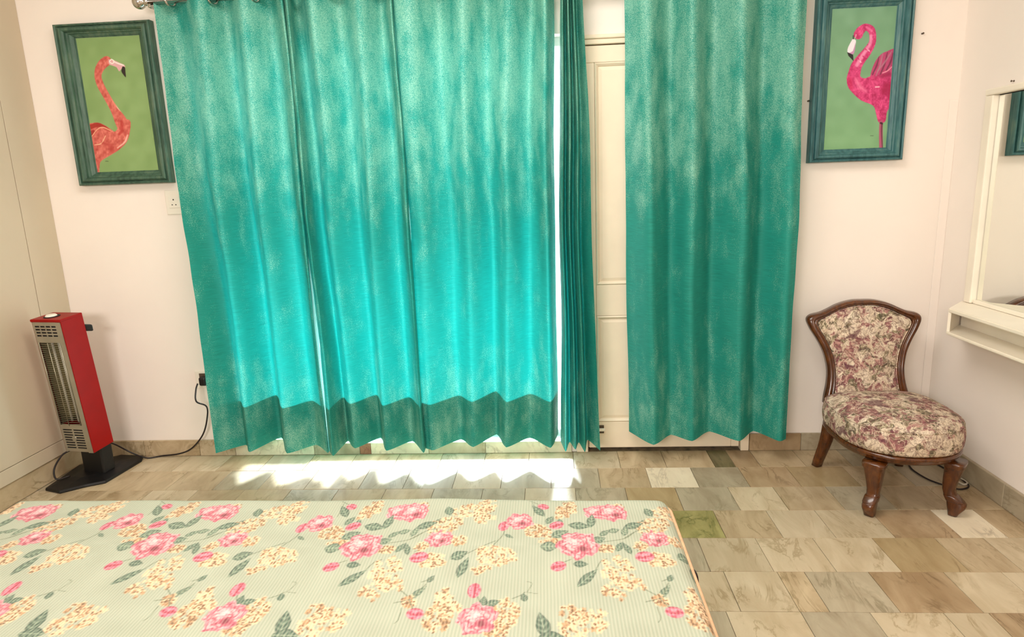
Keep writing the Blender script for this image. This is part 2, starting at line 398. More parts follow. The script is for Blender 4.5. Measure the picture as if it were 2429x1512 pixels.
# door 1
dr = struct(box('door_1', (.168, YB+.012, .018), (.945, YB+.045, 2.008), M['door'], bev=.002))
def dpart(name, lo, hi, bev=.003): return box(name, lo, hi, M['door'], dr, bev)
yf = YB-.004
dpart('rail', (.172, yf, 1.932), (.941, YB+.014, 2.006)); dpart('rail', (.215, yf, .728), (.90, YB+.014, .885)); dpart('rail', (.215, yf, .022), (.90, YB+.014, .165))
dpart('stile', (.172, yf, .022), (.2145, YB+.014, 1.9315)); dpart('stile', (.9005, yf, .022), (.941, YB+.014, 1.9315))
def panel(z0, z1):
    x0, x1 = .2155, .8995
    bm = bmesh.new(); rings = []
    for d, yy_ in ((0, yf+.001), (.006, yf-.004), (.014, yf+.003), (.018, yf+.009), (.034, yf+.004)):
        rings.append([bm.verts.new(v) for v in ((x0+d, yy_, z0+d), (x1-d, yy_, z0+d), (x1-d, yy_, z1-d), (x0+d, yy_, z1-d))])
    for a, b in zip(rings[:-1], rings[1:]):
        for k in range(4): bm.faces.new((a[k], a[(k+1) % 4], b[(k+1) % 4], b[k]))
    bm.faces.new(rings[-1]); bmo('panel', bm, M['door'], dr)
panel(.8855, 1.9315); panel(.1655, .7275)
struct(box('trim_3', (DX0, YB-.012, 0), (.165, YB+.06, DZ1), M['door'], bev=.004))
struct(box('trim_4', (.948, YB-.012, 0), (DX1, YB+.06, DZ1), M['door'], bev=.004))
bm = bmesh.new()
add_box(bm, (DX0, YB-.012, 2.011), (DX1, YB+.06, 2.034), .004); add_box(bm, (DX0-.005, YB-.02, 2.034), (DX1+.005, YB+.06, 2.052), .005)
struct(bmo('trim_5', bm, M['door']))
bt = thing('door_bolt', 'small chipped cream bolt low on the panelled door beside the gathered curtain', 'bolt', (.232, yf, .125))
box('plate', (-.022, -.004, -.022), (.016, -.0004, .022), M['nail'], bt, .001)
box('barrel', (-.02, -.016, -.008), (.022, -.004, .008), M['cream'], bt, .004)

# ---------------------------------------------------------------- wardrobe on the left
wd = thing('wardrobe', 'cream built-in wardrobe along the left wall with a dark door seam', 'wardrobe', (XL, 2.2, 0))
def wpart(name, lo, hi, mat=M['cab'], bev=.0015):
    return box(name, tuple(lo[i]-(XL, 2.2, 0)[i] for i in range(3)), tuple(hi[i]-(XL, 2.2, 0)[i] for i in range(3)), mat, wd, bev)
wpart('carcass', (XL-.025, .2, .112), (XL-.012, YB-.002, ZC-.02), M['hole'])
wpart('door', (XL-.011, 2.405, .186), (XL, 3.008, ZC-.03)); wpart('door', (XL-.011, 1.80, .186), (XL, 2.401, ZC-.03)); wpart('door', (XL-.011, 1.195, .186), (XL, 1.796, ZC-.03))
wpart('filler_panel', (XL-.011, 3.012, .186), (XL, YB-.001, ZC-.03))
wpart('bottom_rail', (XL-.011, .2, .112), (XL+.001, YB-.001, .183))
wpart('plinth', (XL-.024, .2, .002), (XL-.008, YB-.001, .1115), MAR['beige'])

# ---------------------------------------------------------------- curtains
ROD = (3.07, 2.262)
rod = thing('curtain_rod', 'steel curtain rod with a ball finial above the teal curtains', 'curtain rod', (0, ROD[0], ROD[1]))
tube('pole', [(-1.80, 0, 0), (1.42, 0, 0)], .015, M['chrome'], rod, 16)
def lathe(name, prof, mat, parent, axis='z', seg=20):
    vs_ = []; fs_ = []
    for r_, z_ in prof:
        for k in range(seg):
            a = 2*math.pi*k/seg; c, s = math.cos(a)*r_, math.sin(a)*r_
            vs_.append((c, s, z_) if axis == 'z' else ((z_, c, s) if axis == 'x' else (c, z_, s)))
    for i in range(len(prof)-1):
        for k in range(seg):
            k2 = (k+1) % seg; fs_.append((i*seg+k, i*seg+k2, (i+1)*seg+k2, (i+1)*seg+k))
    fs_.append(tuple(range(seg))); fs_.append(tuple((len(prof)-1)*seg+k for k in range(seg)))
    bm = bmesh.new(); V = [bm.verts.new(v) for v in vs_]
    for f in fs_: bm.faces.new([V[i] for i in f])
    return bmo(name, bm, mat, parent, True)
fin = [(.003, .034)]+[(.031*math.sin(a), .031*math.cos(a)) for a in np.linspace(.25, 2.6, 10)]+[(.018, -.034), (.018, -.045)]
o = lathe('finial', [(r_, -z_) for r_, z_ in fin], M['chrome'], rod, 'x'); o.location = (-1.845, 0, 0)
o = lathe('finial', fin, M['chrome'], rod, 'x'); o.location = (1.465, 0, 0)
for bx_ in (-1.79, .0655, 1.40):
    bm = bmesh.new(); add_box(bm, (bx_-.006, -.02, -.03), (bx_+.006, YB-ROD[0]-.001, -.015), .002); add_box(bm, (bx_-.012, YB-ROD[0]-.005, -.05), (bx_+.012, YB-ROD[0]-.0005, .03), .002)
    bmo('bracket', bm, M['chrome'], rod)

def curtain(label, top, bot, hemz, rings, seed, hem=True, n=9, ymax=3.165, group='teal foil curtains on the rod'):
    """top: (pixel x, depth) of each fold at rod height; bot: pixel (x, y) of each fold on the hem"""
    K = len(top); ZT = 2.305
    tp = []
    for x, Y in top:
        p = onY(x, 20, Y); tp.append((p[0], Y))
    bp = []; bz = []
    for x, y in bot:
        p = onZ(x, y, hemz)
        if p[1] > ymax: p = onY(x, y, ymax)
        bp.append((p[0], p[1])); bz.append(p[2])
    tp, bp = np.array(tp), np.array(bp)
    sm_t = smoothpath(tp, n); sm_b = smoothpath(bp, n)
    li = np.array([bp[i]+(bp[i+1]-bp[i])*k/n for i in range(K-1) for k in range(n)]+[bp[-1]])
    sm_b = sm_b*.55+li*.45
    zb = np.interp(np.arange(len(sm_b))/n, range(K), bz)
    wlen = np.concatenate([[0], np.cumsum(np.hypot(*np.diff(sm_b, axis=0).T))])
    wtop = np.concatenate([[0], np.cumsum(np.hypot(*np.diff(sm_t, axis=0).T))])
    NR = 64; rng = np.random.default_rng(seed); cols = len(sm_t)
    ph = rng.uniform(0, 6.28, 6)
    vs_ = []; uvs = []
    for j in range(NR+1):
        t = j/NR
        s = min(1, max(0, t)); s2 = s**.9
        for i in range(cols):
            P = sm_t[i]*(1-s2)+sm_b[i]*s2
            z = ZT*(1-t)+zb[i]*t
            env = math.sin(math.pi*min(1, t*1.02))
            u = wlen[i]*s2+wtop[i]*(1-s2)
            dy = env*(.006*math.sin(u*19+z*2.2+ph[0])+.004*math.sin(u*47+z*4+ph[1])+.0025*math.sin(z*23+u*31+ph[2]))
            dx = env*(.006*math.sin(z*2.6+ph[3]+i*.05)+.003*math.sin(z*6.1+ph[4]))
            vs_.append((P[0]+dx, P[1]+dy, z)); uvs.append((u+seed*3.1, z))
    fs_ = [(j*cols+i, j*cols+i+1, (j+1)*cols+i+1, (j+1)*cols+i) for j in range(NR) for i in range(cols-1)]
    cx_ = float(tp[:, 0].mean())
    root = thing('curtain', label, 'curtain', (cx_, ROD[0], hemz), group)
    off = np.array([cx_, ROD[0], hemz])
    def sheet(name, sel_rows, mat, yoff):
        idx = [j*cols+i for j in sel_rows for i in range(cols)]
        vv = np.array([vs_[k] for k in idx])-off; vv[:, 1] += yoff
        R_ = len(sel_rows)
        ff = [(j*cols+i, j*cols+i+1, (j+1)*cols+i+1, (j+1)*cols+i) for j in range(R_-1) for i in range(cols-1)]
        o = raw(name, vv, ff, mat, root, True)
        uvl = o.data.uv_layers.new(name='UVMap')
        li_ = np.empty(len(o.data.loops), 'i'); o.data.loops.foreach_get('vertex_index', li_)
        U = np.array([uvs[k] for k in idx])[li_]
        uvl.data.foreach_set('uv', U.ravel().astype('f')); return o
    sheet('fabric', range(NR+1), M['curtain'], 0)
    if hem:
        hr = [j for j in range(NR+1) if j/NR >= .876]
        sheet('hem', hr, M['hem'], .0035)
    for x in rings:                                       # chrome eyelets threaded by the rod
        p = onY(x, 5, ROD[0])
        k = 20; path = [(p[0]-cx_+.010*math.sin(2*math.pi*q/k), .027*math.sin(2*math.pi*q/k), ROD[1]-hemz+.027*math.cos(2*math.pi*q/k)) for q in range(k)]
        tube('eyelet', path, .0055, M['chrome'], root, 8, True)
    return root
F, B = 3.015, 3.135
curtain('wide teal foil curtain at the left end of the rod, beside the orange flamingo painting',
        [(365, 3.06), (420, B), (468, F), (537, B), (574, F), (640, B), (668, F+.01), (677, 3.12)],
        [(512, 1076), (583, 1056), (593, 1073), (667, 1038), (681, 1076), (750, 1056), (778, 1075), (785, 1054)], .105, (405, 505, 605), 1)
curtain('teal foil curtain second from the left, between two dark gaps and before the bright window',
        [(675, 3.07), (682, F), (697, 3.15), (714, 3.155), (737, F), (805, B), (850, F), (905, B), (927, F+.01), (935, 3.12)],
        [(782, 1072), (791, 1082), (812, 1060), (826, 1047), (843, 1064), (903, 1039), (917, 1070), (978, 1047), (1005, 1075), (1012, 1052)], .105, (765, 885), 2)
curtain('teal foil curtain third from the left, over the bright right half of the window',
        [(932, 3.08), (941, 3.025), (980, F), (1042, B), (1100, F), (1155, B), (1210, F), (1262, B), (1293, F), (1315, B)],
        [(1009, 1064), (1017, 1066), (1030, 1068), (1093, 1043), (1123, 1061), (1178, 1031), (1201, 1062), (1257, 1039), (1306, 1063), (1324, 1030)], .105, (985, 1052, 1107, 1185), 3)
curtain('narrow teal curtain gathered tight between the window and the panelled door',
        [(1331, B), (1336, F), (1341, B), (1347, F), (1353, B), (1359, F), (1366, B), (1379, F)],
        [(1330, 1048), (1342, 1072), (1351, 1049), (1365, 1067), (1373, 1050), (1388, 1073), (1394, 1044), (1424, 1070)], .105, (), 4, hem=False, n=8)
curtain('teal foil curtain at the right, hanging over the cream panelled door',
        [(1479, B-.02), (1535, F), (1585, B), (1640, F), (1690, B), (1760, F), (1810, B), (1880, F), (1914, 3.05)],
        [(1492, 1024), (1550, 1056), (1591, 1032), (1642, 1047), (1682, 1024), (1753, 1047), (1787, 1023), (1847, 1047), (1864, 1042)], .13, (), 5, hem=False)

# ---------------------------------------------------------------- numpy painting helpers (flat prints)
def vnoise(x, y, seed, per=None):
    rng = np.random.default_rng(seed); n = per or 64
    g = rng.random((n, n)); xi = np.floor(x).astype(int); yi = np.floor(y).astype(int)
    fx = x-xi; fy = y-yi; fx = fx*fx*(3-2*fx); fy = fy*fy*(3-2*fy)
    a = g[xi % n, yi % n]; b = g[(xi+1) % n, yi % n]; c = g[xi % n, (yi+1) % n]; d = g[(xi+1) % n, (yi+1) % n]
    return (a*(1-fx)+b*fx)*(1-fy)+(c*(1-fx)+d*fx)*fy
def cov_poly(X, Y, pts, soft, sm=0):
    if sm: pts = [tuple(p) for p in smoothpath(list(pts)+[pts[0]], sm)[:-1]]
    ins = np.zeros(X.shape, bool); dmin = np.full(X.shape, 1e9); n = len(pts)
    for i in range(n):
        x1, y1 = pts[i]; x2, y2 = pts[(i+1) % n]
        c = ((y1 > Y) != (y2 > Y))
        if y1 != y2: ins ^= c & (X < (x2-x1)*(Y-y1)/(y2-y1)+x1)
        dx, dy = x2-x1, y2-y1; l = dx*dx+dy*dy+1e-12
        t = np.clip(((X-x1)*dx+(Y-y1)*dy)/l, 0, 1); dmin = np.minimum(dmin, np.hypot(X-x1-t*dx, Y-y1-t*dy))
    return np.clip(.5+np.where(ins, dmin, -dmin)/soft, 0, 1)
def cov_stroke(X, Y, pts, soft, sm=6):
    p = smoothpath(pts, sm); cov = np.zeros(X.shape)
    for (x1, y1, r1), (x2, y2, r2) in zip(p[:-1], p[1:]):
        dx, dy = x2-x1, y2-y1; l = dx*dx+dy*dy+1e-12
        t = np.clip(((X-x1)*dx+(Y-y1)*dy)/l, 0, 1)
        cov = np.maximum(cov, np.clip(.5+(r1+(r2-r1)*t-np.hypot(X-x1-t*dx, Y-y1-t*dy))/soft, 0, 1))
    return cov
def over(img, a, col):
    col = np.asarray(col, float)
    img += (col-img)*a[..., None]
def colmesh(name, co, faces, rgb, mat, parent, smooth=False):
    me = bpy.data.meshes.new(name); nv = len(co); nf = len(faces)
    me.vertices.add(nv); me.vertices.foreach_set('co', co.astype('f').ravel())
    me.loops.add(nf*4); me.polygons.add(nf)
    me.loops.foreach_set('vertex_index', faces.astype('i').ravel())
    me.polygons.foreach_set('loop_start', np.arange(0, nf*4, 4, dtype='i'))
    me.update(calc_edges=True)
    ca = me.color_attributes.new('Col', 'FLOAT_COLOR', 'POINT')
    rgba = np.ones((nv, 4), 'f'); rgba[:, :3] = lin(np.clip(rgb, 0, 255)); ca.data.foreach_set('color', rgba.ravel())
    return link(name, me, mat, parent, smooth)
def gridfaces(nx, ny):
    i, j = np.meshgrid(np.arange(nx-1), np.arange(ny-1)); a = (j*nx+i).ravel()
    return np.stack([a, a+1, a+nx+1, a+nx], 1)

# ---------------------------------------------------------------- paintings
def painting(label, x0, x1, z0, z1, ix0, ix1, iz0, iz1, fmat, painter, depth=.05):
    root = thing('framed_painting', label, 'painting', ((x0+x1)/2, YB, (z0+z1)/2), 'flamingo paintings on the back wall')
    off = np.array([(x0+x1)/2, YB, (z0+z1)/2])
    # rail profile: fraction across the rail (0 = outer edge, 1 = canvas), distance proud of the wall
    prof = [(0, .002), (0, depth*.72), (.04, depth*.86), (.10, depth*.92), (.17, depth*.86), (.20, depth*.70), (.25, depth*.72), (.30, depth*.92), (.38, depth), (.50, depth*.98), (.58, depth*.84), (.62, depth*.66), (.70, depth*.62), (.74, depth*.50), (.92, depth*.34), (.94, depth*.26), (1.0, depth*.24), (1.0, .004)]
    outer = [(x0, z0), (x1, z0), (x1, z1), (x0, z1)]; inner = [(ix0, iz0), (ix1, iz0), (ix1, iz1), (ix0, iz1)]
    for k in range(4):
        a, b = k, (k+1) % 4; vs_ = []
        for c in (a, b):
            for f, d in prof:
                vs_.append((outer[c][0]+(inner[c][0]-outer[c][0])*f-off[0], -d, outer[c][1]+(inner[c][1]-outer[c][1])*f-off[2]))
        n = len(prof); fs_ = [(i, i+1, n+i+1, n+i) for i in range(n-1)]+[(n-1, 0, n, 2*n-1), tuple(range(n)), tuple(range(2*n-1, n-1, -1))]
        bm = bmesh.new(); V = [bm.verts.new(v) for v in vs_]
        for f in fs_: bm.faces.new([V[i] for i in f])
        bmo('rail', bm, fmat, root)
    nx, ny = 230, int(230*(iz1-iz0)/(ix1-ix0))
    u, v = np.meshgrid(np.linspace(0, 1, nx), np.linspace(0, 1, ny))
    img = painter(u, v)
    co = np.stack([ix0+(ix1-ix0)*u-off[0], np.full(u.shape, -depth*.26), iz1-(iz1-iz0)*v-off[2]], -1).reshape(-1, 3)
    colmesh('canvas', co, gridfaces(nx, ny)[:, ::-1], img.reshape(-1, 3), M['paint'], root)
    return root
def flamingo_left(u, v):
    Y = 262+v*975; X = u*((1000+148*v)-(540+165*v))+540+165*v
    img = np.empty(u.shape+(3,)); nz = vnoise(X/60, Y/60, 1); img[:] = (134, 164, 102)
    img += ((nz-.5)*12)[..., None]
    body = cov_poly(X, Y, [(600, 872), (640, 872), (700, 868), (750, 888), (800, 922), (826, 940), (848, 915), (852, 860), (935, 860), (938, 940), (915, 1020), (860, 1075), (800, 1112), (735, 1150), (720, 1182), (716, 1260), (690, 1262), (640, 1100)], 5, 3)
    neck = cov_stroke(X, Y, [(762, 432, 36), (735, 452, 36), (710, 490, 31), (703, 540, 25), (722, 600, 25), (760, 670, 24), (800, 740, 25), (835, 800, 31), (868, 860, 42), (892, 920, 44), (880, 980, 46)], 5)
    a = np.maximum(body, neck)
    n2 = vnoise(X/18, Y/26, 5); n3 = vnoise(X/9, Y/12, 8)
    col = np.array([206, 100, 88])+(n2[..., None]-.5)*np.array([36, 44, 40])+(n3[..., None]-.5)*np.array([22, 30, 28])
    img += (col-img)*a[..., None]
    def st(pts, c, s=4, al=1.): over(img, cov_stroke(X, Y, pts, s)*al*a, c)
    st([(640, 900, 18), (700, 885, 16), (745, 900, 10), (790, 930, 6)], (160, 34, 24), 8, .85)
    st([(650, 950, 20), (670, 930, 10)], (150, 30, 22), 8, .8)
    st([(662, 965, 3), (700, 918, 3), (740, 905, 4), (795, 930, 3)], (238, 176, 140))
    st([(682, 1032, 3), (730, 1022, 4), (760, 968, 3)], (238, 180, 146))
    st([(830, 720, 5), (850, 765, 8), (885, 800, 6)], (248, 210, 190), 6, .9)
    st([(760, 600, 4), (800, 690, 5), (830, 760, 4)], (240, 140, 120), 6, .6)
    st([(875, 870, 10), (880, 930, 12), (860, 960, 8)], (178, 40, 36), 12, .6)
    st([(740, 1020, 8), (800, 1050, 12), (810, 1090, 10)], (170, 44, 40), 14, .5)
    st([(920, 970, 5), (900, 1020, 6), (850, 1060, 5)], (250, 196, 180), 8, .8)
    st([(735, 420, 10), (760, 405, 10)], (180, 60, 50), 8, .5)
    over(img, cov_poly(X, Y, [(778, 418), (820, 428), (860, 448), (892, 462), (900, 482), (876, 486), (856, 508), (838, 478), (800, 462), (782, 452)], 4, 2), (222, 168, 172))
    over(img, cov_stroke(X, Y, [(786, 434, 3), (800, 420, 3), (820, 436, 3), (806, 450, 3), (788, 440, 3)], 3), (248, 238, 226))
    over(img, cov_stroke(X, Y, [(815, 436, 4), (850, 452, 5), (888, 466, 4)], 3), (240, 226, 220))
    over(img, cov_poly(X, Y, [(880, 474), (898, 480), (902, 515), (905, 552), (884, 528), (872, 505)], 3, 2), (38, 26, 22))
    over(img, cov_stroke(X, Y, [(762, 1156, 2), (782, 1158, 2)], 2), (70, 90, 60))
    return img
def flamingo_right(u, v):
    Y = 62+v*1125; X = u*((950-100*v)-(415-75*v))+415-75*v
    img = np.empty(u.shape+(3,)); nz = vnoise(X/80, Y/80, 2); img[:] = (122, 166, 124)
    img += ((nz-.5)*12)[..., None]; img += ((v-.5)*6)[..., None]*np.array([1, 1, -1.5])
    wing = cov_poly(X, Y, [(728, 600), (745, 540), (775, 480), (815, 435), (865, 412), (960, 404), (960, 640), (760, 640)], 5, 3)
    body = cov_poly(X, Y, [(532, 610), (548, 560), (580, 520), (640, 530), (640, 580), (655, 608), (690, 616), (740, 600), (960, 560), (960, 850), (886, 868), (862, 900), (852, 965), (822, 985), (790, 970), (772, 900), (748, 838), (650, 792), (575, 722), (540, 670)], 5, 3)
    neck = cov_stroke(X, Y, [(630, 268, 38), (648, 240, 34), (690, 214, 27), (735, 236, 30), (750, 285, 28), (742, 345, 29), (700, 408, 36), (650, 465, 40), (612, 520, 46), (592, 590, 52)], 5)
    a = np.maximum(np.maximum(body, neck), wing)
    n2 = vnoise(X/22, Y/26, 15); n3 = vnoise(X/9, Y/10, 18)
    col = np.array([206, 56, 116])+(n2[..., None]-.5)*np.array([44, 40, 40])+(n3[..., None]-.5)*np.array([28, 34, 32])
    img += (col-img)*a[..., None]
    over(img, wing*np.clip((620-Y)/60, 0, 1)*.7, (176, 70, 110))
    def st(pts, c, s=5, al=1., m=None): over(img, cov_stroke(X, Y, pts, s)*al*(a if m is None else m), c)
    st([(735, 285, 12), (728, 340, 13), (690, 400, 14), (645, 460, 16), (618, 510, 14)], (250, 176, 206), 14, .65)
    st([(700, 215, 9), (740, 245, 9)], (240, 120, 170), 8, .7)
    for q in ((700, 345), (715, 395), (668, 440), (690, 385), (645, 480), (628, 455)): st([(q[0], q[1], 4), (q[0]+6, q[1]+8, 4)], (255, 214, 226) if q[0] % 2 else (190, 40, 90), 5, .9)
    st([(610, 620, 12), (640, 680, 16), (690, 720, 10)], (246, 130, 168), 24, .7)
    st([(840, 720, 30), (880, 690, 34), (900, 770, 30)], (160, 10, 66), 40, .75)
    st([(820, 610, 14), (880, 590, 18)], (150, 20, 70), 22, .7)
    st([(560, 620, 14), (570, 690, 14)], (200, 22, 80), 22, .6)
    for k, (xa, ya, xb, yb_) in enumerate(((745, 590, 800, 450), (775, 600, 830, 430), (810, 590, 870, 420), (790, 560, 905, 412), (860, 560, 915, 430))):
        st([(xa, ya, 5), ((xa+xb)/2+8, (ya+yb_)/2, 7), (xb, yb_, 4)], ((104, 36, 66), (178, 124, 140))[k % 2], 6, .75, wing)
    st([(830, 580, 4), (870, 565, 4), (905, 535, 3)], (240, 150, 170))
    st([(770, 690, 5), (800, 690, 5)], (255, 200, 210), 6, .9)
    over(img, cov_stroke(X, Y, [(815, 975, 14), (812, 1060, 15), (812, 1200, 15)], 5), (178, 84, 112))
    over(img, cov_stroke(X, Y, [(822, 985, 7), (818, 1060, 6), (824, 1200, 4)], 6)*.8, (96, 40, 60))
    over(img, cov_stroke(X, Y, [(812, 984, 8), (824, 990, 6)], 4), (60, 16, 30))
    over(img, cov_poly(X, Y, [(583, 300), (610, 312), (606, 350), (592, 395), (562, 425), (540, 402), (546, 362)], 4, 2), (238, 232, 240))
    over(img, cov_poly(X, Y, [(606, 330), (604, 370), (592, 418), (562, 424), (556, 408), (585, 395)], 4, 2), (196, 140, 180))
    over(img, cov_poly(X, Y, [(537, 402), (560, 412), (586, 425), (590, 476), (570, 455), (548, 432)], 3, 1), (30, 24, 28))
    over(img, cov_stroke(X, Y, [(588, 275, 3), (588, 300, 4)], 3), (30, 14, 24)); over(img, cov_stroke(X, Y, [(612, 268, 3), (606, 292, 3)], 3), (240, 190, 200))
    over(img, cov_stroke(X, Y, [(726, 1085, 2), (750, 1086, 2)], 2), (70, 90, 60))
    return img
painting('green framed painting of an orange flamingo left of the curtains', -2.350, -1.872, 1.460, 2.213, -2.262, -1.945, 1.524, 2.152, M['frameL'], flamingo_left)
painting('teal framed painting of a hot pink flamingo above the chair', 1.200, 1.620, 1.440, 2.165, 1.274, 1.553, 1.498, 2.108, M['frameR'], flamingo_right)

# ---------------------------------------------------------------- bed and printed quilt
BX0, BX1, BY0, BY1, BZ = -1.665, .318, -.35, 1.755, .50
bed = thing('bed', 'low double bed under the floral quilt in the foreground', 'bed', ((BX0+BX1)/2, (BY0+BY1)/2, 0))
bo = ((BX0+BX1)/2, (BY0+BY1)/2, 0)
def bpart(name, lo, hi, mat, bev=.01): return box(name, tuple(lo[i]-bo[i] for i in range(3)), tuple(hi[i]-bo[i] for i in range(3)), mat, bed, bev)
bpart('bed_base', (BX0+.03, BY0+.03, .06), (BX1-.03, BY1-.03, .26), M['base_wood'])
bpart('mattress', (BX0+.014, BY0+.014, .262), (BX1-.014, BY1-.014, .486), M['cream'], .04)
for lx in (BX0+.08, BX1-.14):
    for ly in (BY0+.08, BY1-.14): bpart('leg', (lx, ly, .001), (lx+.06, ly+.06, .0595), M['base_wood'], .004)

PX, PY = .553, .62; ox, oy = -.505, 1.481             # repeat of the print and where one big rose sits
res = .0011; nxp, nyp = int(PX/res), int(PY/res)
gx, gy = np.meshgrid((np.arange(nxp)+.5)*PX/nxp, (np.arange(nyp)+.5)*PY/nyp)
cell = np.empty((nyp, nxp, 3)); cell[:] = (166, 170, 150)
cell += ((vnoise(gx/.05, gy/.05, 3, 11)-.5)*10)[..., None]
def window(cx_, cy_, r):
    """wrapped local coordinates and a mask around one motif of the print"""
    lx = (gx-cx_+PX/2) % PX-PX/2; ly = (gy-cy_+PY/2) % PY-PY/2
    return lx, ly, (np.abs(lx) < r) & (np.abs(ly) < r)
def paintw(cx_, cy_, r, fn, k=.78):
    lx, ly, m_ = window(cx_, cy_, r/k); x, y = lx[m_], ly[m_]*k
    sub = cell[m_]; fn(x, y, sub); cell[m_] = sub
def rose(cx_, cy_, r, seed, rot=0.):
    def fn(x, y, sub):
        th = np.arctan2(y, x)+rot; rho = np.hypot(x, y*1.12)
        bnd = r*(.92+.07*np.sin(5*th+seed)+.06*np.sin(8*th+seed*2.3)+.03*np.sin(15*th))
        a = np.clip(.5+(bnd-rho)/.0022, 0, 1); t = rho/bnd
        n = vnoise(x/.008+31, y/.008+31, seed); n2 = vnoise(x/.0035+31, y/.0035+31, seed+9)
        over(sub, a, (216, 142, 148))
        sw = np.sin(3*th+11*t+n*5+seed)
        over(sub, a*np.clip(sw*1.4, 0, 1)*.75, (236, 184, 184))
        over(sub, a*np.clip(-sw*1.6-.35, 0, 1)*.9, (196, 84, 108))
        sw2 = np.sin(5*th-16*t+n*7+seed*1.7)
        over(sub, a*np.clip(-sw2*2.2-1.1, 0, 1)*.85, (158, 48, 78))
        over(sub, a*np.clip((t-.80)*5, 0, 1)*np.clip(np.sin(7*th+seed)*2, 0, 1)*.7, (205, 100, 122))
        dx, dy = x-.22*r, y+.25*r; core = np.clip(1-np.hypot(dx, dy*1.3)/(.5*r), 0, 1)
        over(sub, a*np.clip(core*2-.2+(n2-.5)*1.4, 0, 1)*.75, (168, 54, 84))
        c2 = np.clip(1-np.hypot(dx, dy)/(.2*r), 0, 1); over(sub, a*np.clip(c2*2, 0, 1)*.8, (116, 22, 50))
        dx, dy = x+.15*r, y-.2*r; hl = np.clip(1-np.hypot(dx, dy)/(.45*r), 0, 1)
        over(sub, a*np.clip(hl*1.6+(n2-.5)*1.0-.2, 0, 1)*.75, (244, 208, 204))
    paintw(cx_, cy_, r*1.3, fn)
def leaf(cx_, cy_, L, W, ang, dark=0.):
    c_, s_ = math.cos(ang), math.sin(ang)
    def fn(x, y, sub):
        u = (x*c_+y*s_)/L; v = (-x*s_+y*c_)/W
        prof = np.clip(1-np.abs(u)**1.7, 0, 1)*(1-.25*u)
        a = np.clip(.5+(prof-np.abs(v))*W/.0018, 0, 1)*(np.abs(u) < 1)
        n = vnoise(x/.005+9, y/.005+9, int(abs(cx_)*999)+3)
        c1 = np.array((126, 142, 120))*(1-dark)+np.array((62, 86, 74))*dark
        over(sub, a, c1); vein = np.sin(u*15-np.abs(v)*5)
        over(sub, a*np.clip(vein*1.5-.1+(n-.5), 0, 1)*.6, (52, 74, 64))
        over(sub, a*np.clip(-vein*1.5-.2, 0, 1)*.35, (176, 186, 158))
        over(sub, a*np.clip(1-np.abs(v)*7, 0, 1)*.7, (178, 188, 160))
        over(sub, a*np.clip((np.abs(v)-prof+.3)*4, 0, 1)*np.clip(n*2-.5, 0, 1)*.8, (42, 62, 54))
    paintw(cx_, cy_, max(L, W)*1.2, fn)
def cluster(cx_, cy_, rx, ry, ang, seed, brown=.3, n=46):
    rg = np.random.default_rng(seed); c_, s_ = math.cos(ang), math.sin(ang); n = int(n*1.25); ry *= .9
    pts = []
    for k in range(n):
        a = rg.uniform(0, 6.28); q = math.sqrt(rg.uniform(0, 1)); px_, py_ = rx*q*math.cos(a), ry*q*math.sin(a)
        pts.append((px_*c_-py_*s_, px_*s_+py_*c_))
    def fn(x, y, sub):
        for i, (px_, py_) in enumerate(pts):
            r_ = rg.uniform(.0042, .0064); d = np.hypot(x-px_, y-py_)*(1+.25*np.sin(5*np.arctan2(y-py_, x-px_)+i))
            over(sub, np.clip(.5+(r_-d)/.0016, 0, 1), (232, 194, 156) if rg.random() > brown*.5 else (192, 148, 108))
        for i, (px_, py_) in enumerate(pts):
            if rg.random() < .5+brown:
                qx, qy = px_+rg.uniform(-.004, .004), py_+rg.uniform(-.004, .004); an = rg.uniform(0, 3.14)
                ux, uy = math.cos(an), math.sin(an); dx, dy = x-qx, y-qy
                d = np.hypot((dx*ux+dy*uy)*.55, -dx*uy+dy*ux)
                over(sub, np.clip(.5+(.0019-d)/.0010, 0, 1), (124, 86, 58) if rg.random() < .7 else (166, 120, 84))
    paintw(cx_, cy_, max(rx, ry)*1.35, fn)
def bud(cx_, cy_, r, ang, seed):
    c_, s_ = math.cos(ang), math.sin(ang)
    def fn(x, y, sub):
        u = (x*c_+y*s_)/(r*1.35); v = (-x*s_+y*c_)/r; t = np.hypot(u, v)
        a = np.clip(.5+(1-t)*r/.0018, 0, 1); n = vnoise(x/.004+7, y/.004+7, seed)
        over(sub, a, (204, 84, 112)); over(sub, a*np.clip(np.sin(v*6+n*4)*1.5-.2, 0, 1)*.8, (158, 34, 66)); over(sub, a*np.clip(-np.sin(v*6+n*4)*1.5-.4, 0, 1)*.8, (238, 150, 164))
    paintw(cx_, cy_, r*1.6, fn)
def stem(pts, rad=.0013, col=(96, 106, 84)):
    cx_, cy_ = pts[0][0], pts[0][1]
    R_ = max(max(abs(p[0]-cx_), abs(p[1]-cy_)) for p in pts)+.01
    paintw(cx_, cy_, R_, lambda x, y, sub: over(sub, cov_stroke(x, y, [(p[0]-cx_, p[1]-cy_, rad) for p in pts], .0014, 4)*.85, col), 1.)
def Q(x, y):
    p = onZ(x, y, BZ); return p[0]-ox, p[1]-oy
def Lf(x, y, L, W, deg, d=0.): q = Q(x, y); leaf(q[0], q[1], L, W, math.radians(deg), d)
def Cl(x, y, rx, ry, deg, s, b=.3, n=46): q = Q(x, y); cluster(q[0], q[1], rx, ry, math.radians(deg), s, b, n)
def St(*p, **k): stem([Q(*q) for q in p], **k)
